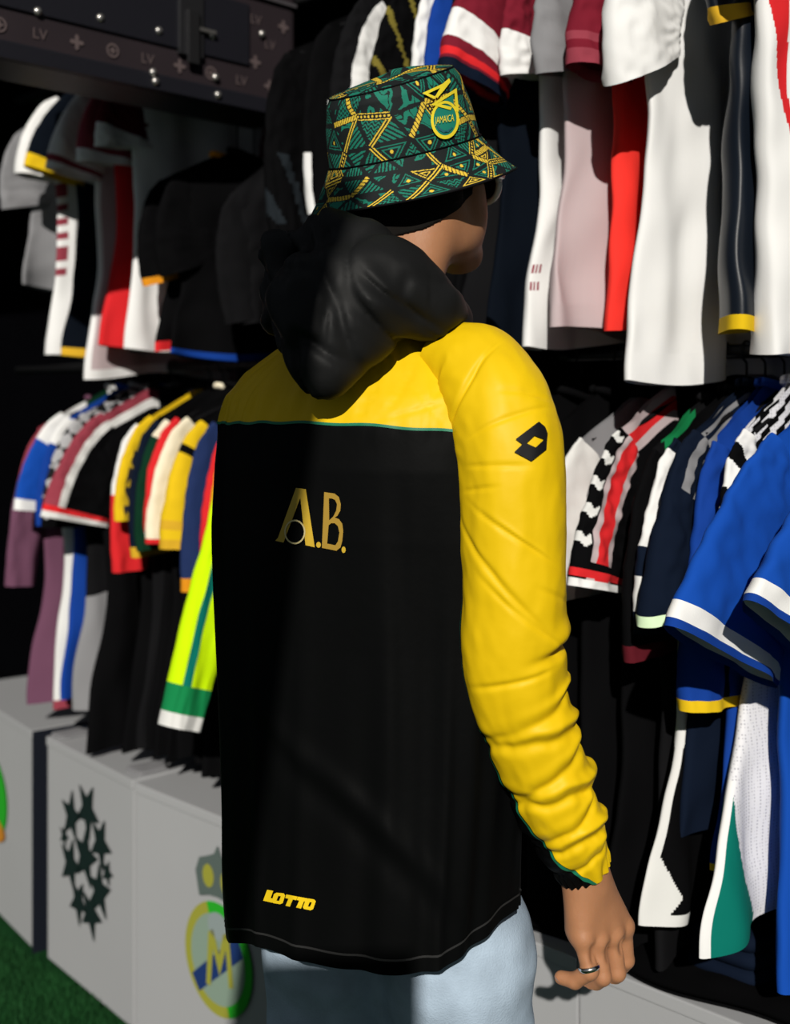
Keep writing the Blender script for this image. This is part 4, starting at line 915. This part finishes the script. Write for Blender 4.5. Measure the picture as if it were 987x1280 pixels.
bnd = lambda v: np.radians(np.interp(v, [0, 0.30, 0.60, 0.66, 0.72, 0.81, 0.905, 0.96, 1.0], [185, 178, 166, 160, 156, 146, 122, 95, 66]))
end = lambda v: np.radians(np.interp(v, [0, 0.6, 1.0], [-80, -80, -95]))
end2 = lambda v: end(v)+2*PI
slv_y = jpart(patch('sleeve', fR, end, bnd, 150, 330, nyl_y, None)); 
slv_k = jpart(patch('sleeve_underpanel', fR, bnd, end2, 110, 330, nyl_k, None))
def fR_off(U, V):
    P = fR(U, V); C = fR(U, V)*0
    c = np.stack([np.interp(V.ravel(), np.linspace(0, 1, len(ctrR)), np.array(ctrR)[:, k]) for k in range(3)], 1).reshape(*V.shape, 3)
    d = P-c; return P+d/np.linalg.norm(d, axis=-1)[..., None]*0.0012
jpart(patch('sleeve_piping', fR_off, lambda v: bnd(v)-np.radians(0.6), lambda v: bnd(v)+np.radians(np.interp(v, [0, 0.6, 0.9, 1], [2.2, 2.2, 4, 9])), 4, 330, pipe_g, None))
# left sleeve, reaching forward out of sight
ctrL = [B(-0.06, 0.012, 1.425), B(-0.135, 0.012, 1.425), B(-0.165, 0.025, 1.385), B(-0.172, 0.06, 1.30), B(-0.165, 0.10, 1.21), B(-0.150, 0.145, 1.15), B(-0.105, 0.22, 1.125), B(-0.06, 0.28, 1.11), B(-0.025, 0.325, 1.10)]
radL = [0.058, 0.062, 0.062, 0.060, 0.058, 0.056, 0.050, 0.044, 0.033]
fnL, *_ = sleeve_fn(ctrL, radL, lambda u, v: 0.003*noise(np.cos(u)*2, np.sin(u)*2, v*8)+0.005*sstep(0.5, 0.7, v)*np.sin(v*70+2*np.sin(u)), -RV)
jpart(patch('sleeve', fnL, -PI*0.75, PI*0.75, 70, 140, nyl_y, None)); jpart(patch('sleeve_underpanel', fnL, PI*0.75, PI*1.25, 30, 140, nyl_k, None))
# hood, thrown back
def hood():
    g = SDF((-0.27, 1.20, 1.36), (0.19, 1.70, 1.72), 0.0034); P = WP
    Rm = np.array([RV, FV, [0, 0, 1.0]])
    g.ellipsoid(P(424, 376, 1.378), (0.088, 0.066, 0.070), Rm, 0.0)
    g.cone(P(396, 430, 1.362), P(401, 475, 1.352), 0.046, 0.024, 0.04)
    g.cone(P(470, 392, 1.372), P(408, 452, 1.355), 0.034, 0.034, 0.035)
    g.cone(P(350, 322, 1.470), P(356, 392, 1.440), 0.033, 0.036, 0.035)
    g.cone(P(338, 302, 1.485), P(405, 296, 1.430), 0.018, 0.028, 0.03)
    g.cone(P(405, 298, 1.430), P(452, 312, 1.410), 0.030, 0.032, 0.03)
    g.cone(P(452, 318, 1.405), P(500, 358, 1.395), 0.036, 0.040, 0.035)
    g.cone(P(500, 360, 1.395), P(545, 388, 1.395), 0.040, 0.030, 0.035)
    g.cone(P(545, 388, 1.395), P(575, 394, 1.430), 0.030, 0.014, 0.03)
    g.cone(P(548, 372, 1.42), P(566, 388, 1.50), 0.020, 0.020, 0.02)
    g.cone(P(566, 392, 1.50), P(540, 395, 1.58), 0.022, 0.022, 0.02)
    g.cone(P(350, 350, 1.50), P(400, 395, 1.60), 0.03, 0.024, 0.02)
    # room for the neck, and the open mouth of the hood in front of the pouch
    g.cone(B(0.0, 0.040, 1.42), P(512, 262, 1.545), 0.064, 0.070, 0.012, sub=True)
    g.ellipsoid(P(420, 280, 1.485), (0.055, 0.040, 0.055), Rm, 0.015, sub=True)
    def folds(x, y, z):
        u = (x-OR[0])*RV[0]+(y-OR[1])*RV[1]; w = z-1.50
        d = 0.007*noise(u*9+w*5, w*8, y*5)+0.0035*noise(u*22-w*16, w*12, 3+y*8)
        for (sc, am, o) in ((9.0, 0.0080, 0.0), (16.0, 0.0060, 5.0), (23.0, 0.0030, 9.0)):      # pinched creases running down towards the tip
            nn = noise((u+w*0.55)*sc+o, (w-u*0.5)*sc*0.35+o, y*3); d = d+am*np.exp(-(nn/0.10)**2)
        return d
    g.displace(folds)
    V, F = g.mesh(); return relax(V, F, 1, 0.5), F
hv, hf_ = hood(); hood_o = jpart(fast_mesh('hood', hv, hf_, mat('black_hood_nylon', (0.0085, 0.0088, 0.0090), 0.55, 0.12, bump=0.3, bscale=60)))
# lettering and emblem on the jacket
gold_t = mat('gold_lettering', (0.55, 0.36, 0.03), 0.42, 0.4); gold_e = mat('gold_edging', (0.62, 0.52, 0.25), 0.4, 0.4); blk_t = mat('black_print', (0.004, 0.004, 0.005), 0.6, 0.2); yel_t = mat('yellow_lettering', (0.80, 0.55, 0.01), 0.5, 0.3)
bb = bvh_of([back, yoke])
def Z(p, ox=300, oy=580, k=5.483): return [(ox+x/k, oy+y/k) for x, y in p]
def jd(name, loops, bv, m, off=0.0014, ml=5.0): return jpart(decal(name, loops, bv, m, None, off, ml))
jd('letter_a', [Z([(385, 163), (452, 172), (513, 570), (450, 556), (415, 232), (300, 538), (243, 525), (262, 505)])], bb, gold_t)
jd('letter_a_ring', [Z(ell(378, 465, 72, 84, 36)), Z(ell(378, 465, 62, 73, 36))], bb, gold_e, 0.002)
jd('full_stop', [Z(ell(539, 553, 16, 20, 18))], bb, gold_t); jd('full_stop', [Z(ell(711, 587, 14, 22, 18))], bb, gold_t)
jd('letter_b', [Z([(578, 192), (648, 202), (678, 225), (692, 275), (688, 320), (668, 355), (650, 366), (680, 378), (702, 410), (708, 460), (702, 525), (690, 570), (662, 594), (562, 574)]),
                Z([(610, 235), (612, 385), (640, 360), (660, 320), (666, 275), (652, 245), (630, 236)]), Z([(608, 420), (598, 545), (655, 556), (672, 530), (682, 470), (672, 425), (650, 405), (625, 405)])], bb, mat('bronze_lettering', (0.36, 0.22, 0.03), 0.42, 0.4))
def L2(p): return [(250+x/2.207, 700+y/2.207) for x, y in p]
LT = {'letter_l': [[(186, 909), (203, 912), (196, 932), (204, 934), (201, 945), (175, 939)]],
      'letter_o': [[(212, 917), (232, 919), (236, 925), (229, 946), (222, 949), (203, 946), (199, 940), (205, 921)], [(217, 926), (212, 939), (219, 940), (224, 927)]],
      'letter_t': [[(239, 922), (270, 928), (266, 938), (257, 936), (249, 956), (237, 953), (245, 934), (236, 932)]],
      'letter_t2': [[(271, 928), (298, 933), (294, 943), (287, 941), (279, 961), (266, 958), (274, 939), (267, 937)]],
      'letter_o2': [[(300, 933), (316, 936), (320, 941), (313, 962), (306, 966), (287, 962), (284, 957), (292, 937)], [(303, 943), (298, 955), (304, 956), (309, 944)]]}
for k, lp in LT.items(): jd(k.rstrip('2'), [L2(q) for q in lp], bb, yel_t, 0.0014, 4.0)
sb = bvh_of([slv_y, slv_k])
def L3(p): return [(540+x/3.2, 500+y/3.2) for x, y in p]
jd('sleeve_emblem', [L3([(333, 157), (425, 87), (450, 108), (460, 135), (457, 165), (455, 197), (396, 245), (328, 208), (360, 177)]), L3([(376, 173), (408, 143), (446, 158), (412, 190)])], sb, blk_t, 0.0016, 3.0)

# ---- jeans and shoes
JB = lambda r, f, z: B(r, f, z)+np.array([0.030, 0.045, 0.0])
def jeans():
    g = SDF(JB(0, 0, 0)-np.array([0.30, 0.30, -0.05]), JB(0, 0, 0)+np.array([0.30, 0.32, 1.0]), 0.005)
    g.cone(JB(-0.050, -0.01, 0.94), JB(0.050, -0.01, 0.94), 0.084, 0.084, 0.04)
    for s in (-1, 1):
        g.cone(JB(s*0.064, 0.0, 0.90), JB(s*0.086, 0.004, 0.74), 0.080, 0.092, 0.03); g.cone(JB(s*0.086, 0.004, 0.74), JB(s*0.096, 0.008, 0.50), 0.092, 0.084, 0.03); g.cone(JB(s*0.096, 0.008, 0.50), JB(s*0.097, -0.005, 0.115), 0.078, 0.066, 0.03)
        g.ellipsoid(JB(s*0.070, -0.040, 0.84), (0.07, 0.05, 0.06), np.array([RV, FV, [0, 0, 1.0]]), 0.04)
    g.displace(lambda x, y, z: 0.004*noise(x*12, y*12, z*16)+0.0035*noise(x*20+z*14, y*20, z*22))
    V, F = g.mesh(); return relax(V, F, 1), F
jv, jf = jeans()
den = mat('light_denim', (0.36, 0.45, 0.55), 0.85, 0.12, bump=0.8, bscale=420, var=0.35, vscale=24)
jn = fast_mesh('jeans', jv, jf, den, person); jn['label'] = 'light blue washed denim jeans'
for s in (-1, 1):
    r_, lst = s*0.188, []
    path = [B(s*(0.186-0.002), -0.022, z) for z in np.linspace(0.70, 0.86, 4)]
for s in (-1, 1):
    V, F = None, None
    g = SDF(JB(s*0.10, 0.05, 0)-np.array([0.13, 0.20, 0.02]), JB(s*0.10, 0.05, 0)+np.array([0.14, 0.22, 0.14]), 0.004)
    g.cone(JB(s*0.095, -0.035, 0.042), JB(s*0.112, 0.17, 0.034), 0.042, 0.034, 0.0); g.cone(JB(s*0.095, -0.02, 0.06), JB(s*0.1, 0.05, 0.06), 0.042, 0.035, 0.03)
    g.G = np.maximum(g.G, (-(g.lo[2]+g.vox*np.arange(g.n[2]))+0.001)[None, None, :].astype(np.float32))
    V, F = g.mesh(); fast_mesh('shoe', V, F, fab('white'), person)

# ---- bucket hat
hat = bpy.data.objects.new('bucket_hat', None); COL.objects.link(hat); hat.parent = person; hat['label'] = 'bucket hat printed with green, black and yellow geometric motifs'
def hpart(o): o.parent = hat; o.matrix_parent_inverse = Matrix.Translation(-Vector(person.location)); return o
TP = math.radians(19); TRoll = math.radians(3)
hatC = WP(506, 189, 1.545)
ty = hf0*math.cos(TP)+up0*math.sin(TP); tz = up0*math.cos(TP)-hf0*math.sin(TP); tx = hx*math.cos(TRoll)-tz*math.sin(TRoll); tz = np.cross(tx, ty)
AF, AS = 0.106, 0.091                     # half length front-back, half width
CRH = 0.088
# print raster, metres, 0.5 mm
def print_raster(wid, hei, seed, cell):
    r = np.random.default_rng(seed); px = 0.0005; nx, ny = int(wid/px), int(hei/px)
    img = np.zeros((nx, ny), np.int8); gx, gy = np.meshgrid((np.arange(nx)+.5)*px, (np.arange(ny)+.5)*px, indexing='ij')
    cols = max(4, int(round(wid/cell))); rows = max(2, int(round(hei/(cell*0.85)))+1); P = {}
    for i in range(cols+1):
        for j in range(rows+1):
            P[i, j] = np.array([(i+0.5*(j % 2))*wid/cols+(r.uniform(-.12, .12) if 0 < i < cols else 0)*cell, j*hei/(rows-0.35)+r.uniform(-.1, .1)*cell-0.01])
    P = {k: v for k, v in P.items()}
    tris, edges = [], set()
    for i in range(cols):
        for j in range(rows):
            if j % 2 == 0: tt = [((i, j), (i+1, j), (i, j+1)), ((i+1, j), (i+1, j+1), (i, j+1))]
            else: tt = [((i, j), (i+1, j), (i+1, j+1)), ((i, j), (i+1, j+1), (i, j+1))]
            tris += tt
            for t in tt:
                for a, b in ((0, 1), (1, 2), (2, 0)): edges.add(tuple(sorted((t[a], t[b]))))
    for t in tris:
        a, b, c = (P[k] for k in t)
        lo = np.minimum(np.minimum(a, b), c); hi = np.maximum(np.maximum(a, b), c)
        sl = (slice(max(0, int(lo[0]/px)), max(0, int(hi[0]/px)+1)), slice(max(0, int(lo[1]/px)), max(0, int(hi[1]/px)+1)))
        x, y = gx[sl], gy[sl]
        if x.size == 0: continue
        d = np.full(x.shape, 9.0); cr = (b-a)[0]*(c-a)[1]-(b-a)[1]*(c-a)[0]
        for p, q in ((a, b), (b, c), (c, a)):
            e = (q-p)/np.linalg.norm(q-p); d = np.minimum(d, ((x-p[0])*-e[1]+(y-p[1])*e[0])*np.sign(cr))
        ins = d > 0.0012; sub = img[sl]; m = (0, 1, 2, 2, 3, 3, 4, 4, 5)[r.integers(0, 9)]; an = r.uniform(0, PI); uu = x*math.cos(an)+y*math.sin(an); vv = -x*math.sin(an)+y*math.cos(an)
        cen = (a+b+c)/3; rr = np.hypot(x-cen[0], y-cen[1])
        if m in (0, 1):
            sub[ins & (((d > 0.003) & (d < 0.0044)) | ((d > 0.0066) & (d < 0.0084)))] = 1
            sub[ins & (rr < 0.0024)] = 2
        elif m == 2:
            sub[ins & (d > 0.003) & ((uu/0.0052) % 1 < 0.55)] = 1
        elif m == 3:
            sub[ins & (d > 0.003) & (np.abs(((uu+0.0022*np.sin(vv*700))/0.0055) % 1-0.5) < 0.26)] = 1
        elif m == 4:
            bl = noise(x*70+seed, y*70, 1.7); sub[ins & (d > 0.0025) & (bl > -0.05)] = 1; sub[ins & (d > 0.0025) & (np.abs(bl-0.28) < 0.05)] = 0
        else:
            sub[ins & (d > 0.0025) & (d < 0.0038)] = 2; sub[ins & (d > 0.0058) & (d < 0.0070)] = 2
            sub[ins & (d > 0.0090)] = 1
    for e in sorted(edges):
        kind = r.uniform()
        if kind > 0.34: continue
        p, q = P[e[0]], P[e[1]]; L = np.linalg.norm(q-p); ex = (q-p)/L
        lo = np.minimum(p, q)-0.006; hi = np.maximum(p, q)+0.006
        sl = (slice(max(0, int(lo[0]/px)), max(0, int(hi[0]/px))), slice(max(0, int(lo[1]/px)), max(0, int(hi[1]/px))))
        x, y = gx[sl], gy[sl]
        if x.size == 0: continue
        u = (x-p[0])*ex[0]+(y-p[1])*ex[1]; v = -(x-p[0])*ex[1]+(y-p[1])*ex[0]; ok = (u > 0.001) & (u < L-0.001); sub = img[sl]
        if kind < 0.15:                    # rope of slanted beads
            sub[ok & (np.abs(v) < 0.0048)] = 0
            sub[ok & (np.abs(v) < 0.0034) & ((((u+v*0.6)/0.0052) % 1) < 0.74)] = 2
        elif kind < 0.24:                  # dots between two lines
            sub[ok & (np.abs(v) < 0.0050)] = 0
            sub[ok & (np.hypot((u % 0.0055)-0.00275, v) < 0.0016)] = 2
            sub[ok & (np.abs(np.abs(v)-0.0040) < 0.0006)] = 2
        else:
            sub[ok & (np.abs(v) < 0.0042)] = 0
            sub[ok & ((np.abs(v-0.002) < 0.0009) | (np.abs(v+0.002) < 0.0009))] = 2
    return img, px
INK = np.array([[0.006, 0.009, 0.0095, 1], [0.008, 0.175, 0.115, 1], [0.72, 0.50, 0.045, 1]], np.float32)
def print_on(o, U, V, img, px):
    i = np.clip((U/px).astype(int), 0, img.shape[0]-1); j = np.clip((V/px).astype(int), 0, img.shape[1]-1)
    at = o.data.color_attributes.new('print', 'FLOAT_COLOR', 'POINT'); at.data.foreach_set('color', INK[img[i, j]].ravel())
hat_m = attr_mat('printed_hat_cotton')
def crown_pt(t, v):                        # v 0..1 side, 1..2 top
    side = np.clip(v, 0, 1); tp = np.clip(v-1, 0, 1)
    k = 1.0-0.13*side**1.4-0.05*sstep(0.86, 1.0, side)
    k = np.where(v > 1, 0.82*(1-tp), k)
    h = CRH*(0.955*side+0.045*sstep(0.8, 1, side))*(1+0.06*np.cos(t)) + np.where(v > 1, 0.010*(1-(1-tp)**2), 0)
    dent = 0.003*noise(np.cos(t)*2.2, np.sin(t)*2.2, side*2.5)*side*(1-tp)+0.0025*np.sin(t*3+1)*side*(1-tp)
    f = AF*k*np.cos(t)+dent*np.cos(t); x = AS*k*np.sin(t)+dent*np.sin(t)
    return hatC+x[..., None]*tx+f[..., None]*ty+h[..., None]*tz
def brim_pt(t, v):
    wav = 0.004*np.sin(2*t+0.6)+0.003*np.sin(3*t+2)
    f = (AF+0.001+0.040*v)*np.cos(t); x = (AS+0.001+0.036*v)*np.sin(t)
    h = -(0.050+wav)*v**0.93-0.003*np.sin(v*PI)
    return hatC+x[..., None]*tx+f[..., None]*ty+h[..., None]*tz
PER = 2*PI*math.sqrt((AF*AF+AS*AS)/2)
nT = 860
tt_ = np.linspace(0, 2*PI, nT, endpoint=False)[:, None]
img, ipx = print_raster(PER, CRH+0.004, 11, 0.046)
vv_ = np.linspace(0, 1, 125)[None, :]; T_, V_ = np.broadcast_arrays(tt_, vv_)
crown = hpart(fast_mesh('crown', crown_pt(T_, V_).reshape(-1, 3), np.array(gridF(nT, 125)), hat_m)); print_on(crown, (T_/(2*PI)*PER).ravel(), (V_*CRH).ravel(), img, ipx)
vv_ = np.linspace(1.0001, 2, 90)[None, :]; T_, V_ = np.broadcast_arrays(tt_[::2], vv_)
img2, _ = print_raster(0.2, 0.2, 5, 0.05)
top_o = hpart(fast_mesh('crown_top', crown_pt(T_, V_).reshape(-1, 3), np.array(gridF(nT//2, 90)), hat_m)); kk = 0.085*(2-V_); print_on(top_o, (0.1+kk*np.cos(T_)).ravel(), (0.1+kk*np.sin(T_)).ravel(), img2, ipx)
vv_ = np.linspace(0, 1, 96)[None, :]; T_, V_ = np.broadcast_arrays(tt_, vv_)
img3, _ = print_raster(PER*1.2, 0.068, 23, 0.050)
brim = hpart(fast_mesh('brim', brim_pt(T_, V_).reshape(-1, 3), np.array(gridF(nT, 96)), hat_m)); print_on(brim, (T_/(2*PI)*PER*1.2).ravel(), (V_*0.066).ravel(), img3, ipx)
tq = np.linspace(0, 2*PI, 160)
hpart(tube('brim_seam', brim_pt(tq, np.zeros(160)+0.0), 0.0013, fab('black'), None, 6)); hpart(tube('brim_edge', brim_pt(tq, np.ones(160)), 0.0014, fab('charcoal'), None, 6))
hpart(tube('crown_seam', crown_pt(tq, np.ones(160)*0.99), 0.0012, fab('charcoal'), None, 6))
# underside lining
Pn = brim_pt(T_[::6, ::6], V_[::6, ::6])-tz*0.0016; hpart(fast_mesh('brim_lining', Pn.reshape(-1, 3), np.array(gridF(Pn.shape[0], Pn.shape[1])), fab('black')))
# woven badge
hb = bvh_of([crown])
yb = mat('badge_yellow', (0.82, 0.66, 0.03), 0.6, 0.3); gb = mat('badge_green', (0.01, 0.20, 0.14), 0.6, 0.3)
def L4(p): return [(390+x/3.525, 60+y/3.525) for x, y in p]
def hd(name, loops, m, off, ml=3.0): return hpart(decal(name, [L4(q) for q in loops], hb, m, None, off, ml))
drop = ell(582, 318, 62, 84, 40)
hd('badge_rim', [drop, ell(582, 316, 50, 70, 40)], yb, 0.0024); hd('badge_field', [ell(582, 316, 50, 70, 40)], gb, 0.0018)
hd('badge_peak', [[(520, 250), (632, 178), (642, 282), (628, 282), (622, 200), (548, 246), (612, 262), (606, 275)]], yb, 0.0026)
hd('badge_peak', [[(482, 200), (570, 160), (600, 136), (606, 150), (576, 190), (548, 222), (538, 215), (560, 178), (508, 202), (540, 216), (532, 226)]], yb, 0.0026)
hd('badge_facet', [[(560, 244), (618, 206), (620, 255)]], gb, 0.0022)
hd('badge_arc', [[(545, 345), (555, 362), (575, 374), (598, 372), (617, 352), (610, 348), (596, 362), (577, 364), (562, 354), (553, 340)]], mat('badge_blue', (0.02, 0.12, 0.14), 0.6), 0.0024)
tv, tf_ = text_loops('JAMAICA', 30.0)
xs = [v[0] for v in tv]; sc = 84.0/(max(xs)-min(xs)); cm = Vector((0, 0, CAMZ)); Pv = []
for x, y in tv:
    q = L4([(541+(x-min(xs))*sc, 334-0.16*x*sc-y*1.45)])[0]; d = (Vector(WP(q[0], q[1], 1.0))-cm).normalized(); h = hb.ray_cast(cm, d); Pv.append(h[0]-d*0.006 if h[0] else (0, 0, 0))
hpart(mk('badge_lettering', Pv, tf_, yb, None, False))

# ---- sunglasses
gl = bpy.data.objects.new('sunglasses', None); COL.objects.link(gl); gl.parent = person
def gpart(o): o.parent = gl; o.matrix_parent_inverse = Matrix.Translation(-Vector(person.location)); return o
wf_m = mat('white_frame', (0.78, 0.77, 0.74), 0.25, 0.5); lens_m = mat('dark_lens', (0.01, 0.01, 0.012), 0.08, 0.6)
for s in (-1, 1):
    an = np.linspace(0, 2*PI, 33); pth = [H(s*0.034+0.030*math.cos(a)*(1 if True else 1), 0.112-0.012*abs(s*0.034+0.030*math.cos(a))/0.064, -0.016+0.023*math.sin(a)) for a in an]
    gpart(tube('rim', pth, 0.0042, wf_m, None, 8))
    cV = [H(s*0.034, 0.110-0.006, -0.016)]+[np.array(p) for p in pth[:-1]]; gpart(mk('lens', cV, [(0, 1+k, 1+(k+1) % 32) for k in range(32)], lens_m))
    gpart(tube('temple', [H(s*0.068, 0.102, -0.008), H(s*0.077, 0.080, -0.006), H(s*0.080, 0.045, 0.000), H(s*0.079, 0.015, 0.006), H(s*0.074, -0.010, 0.010)], [0.0055, 0.0048, 0.0034, 0.0028, 0.0022], wf_m, None, 8))
gpart(tube('bridge', [H(-0.006, 0.111, -0.010), H(0, 0.117, -0.008), H(0.006, 0.111, -0.010)], 0.0026, wf_m, None, 8))
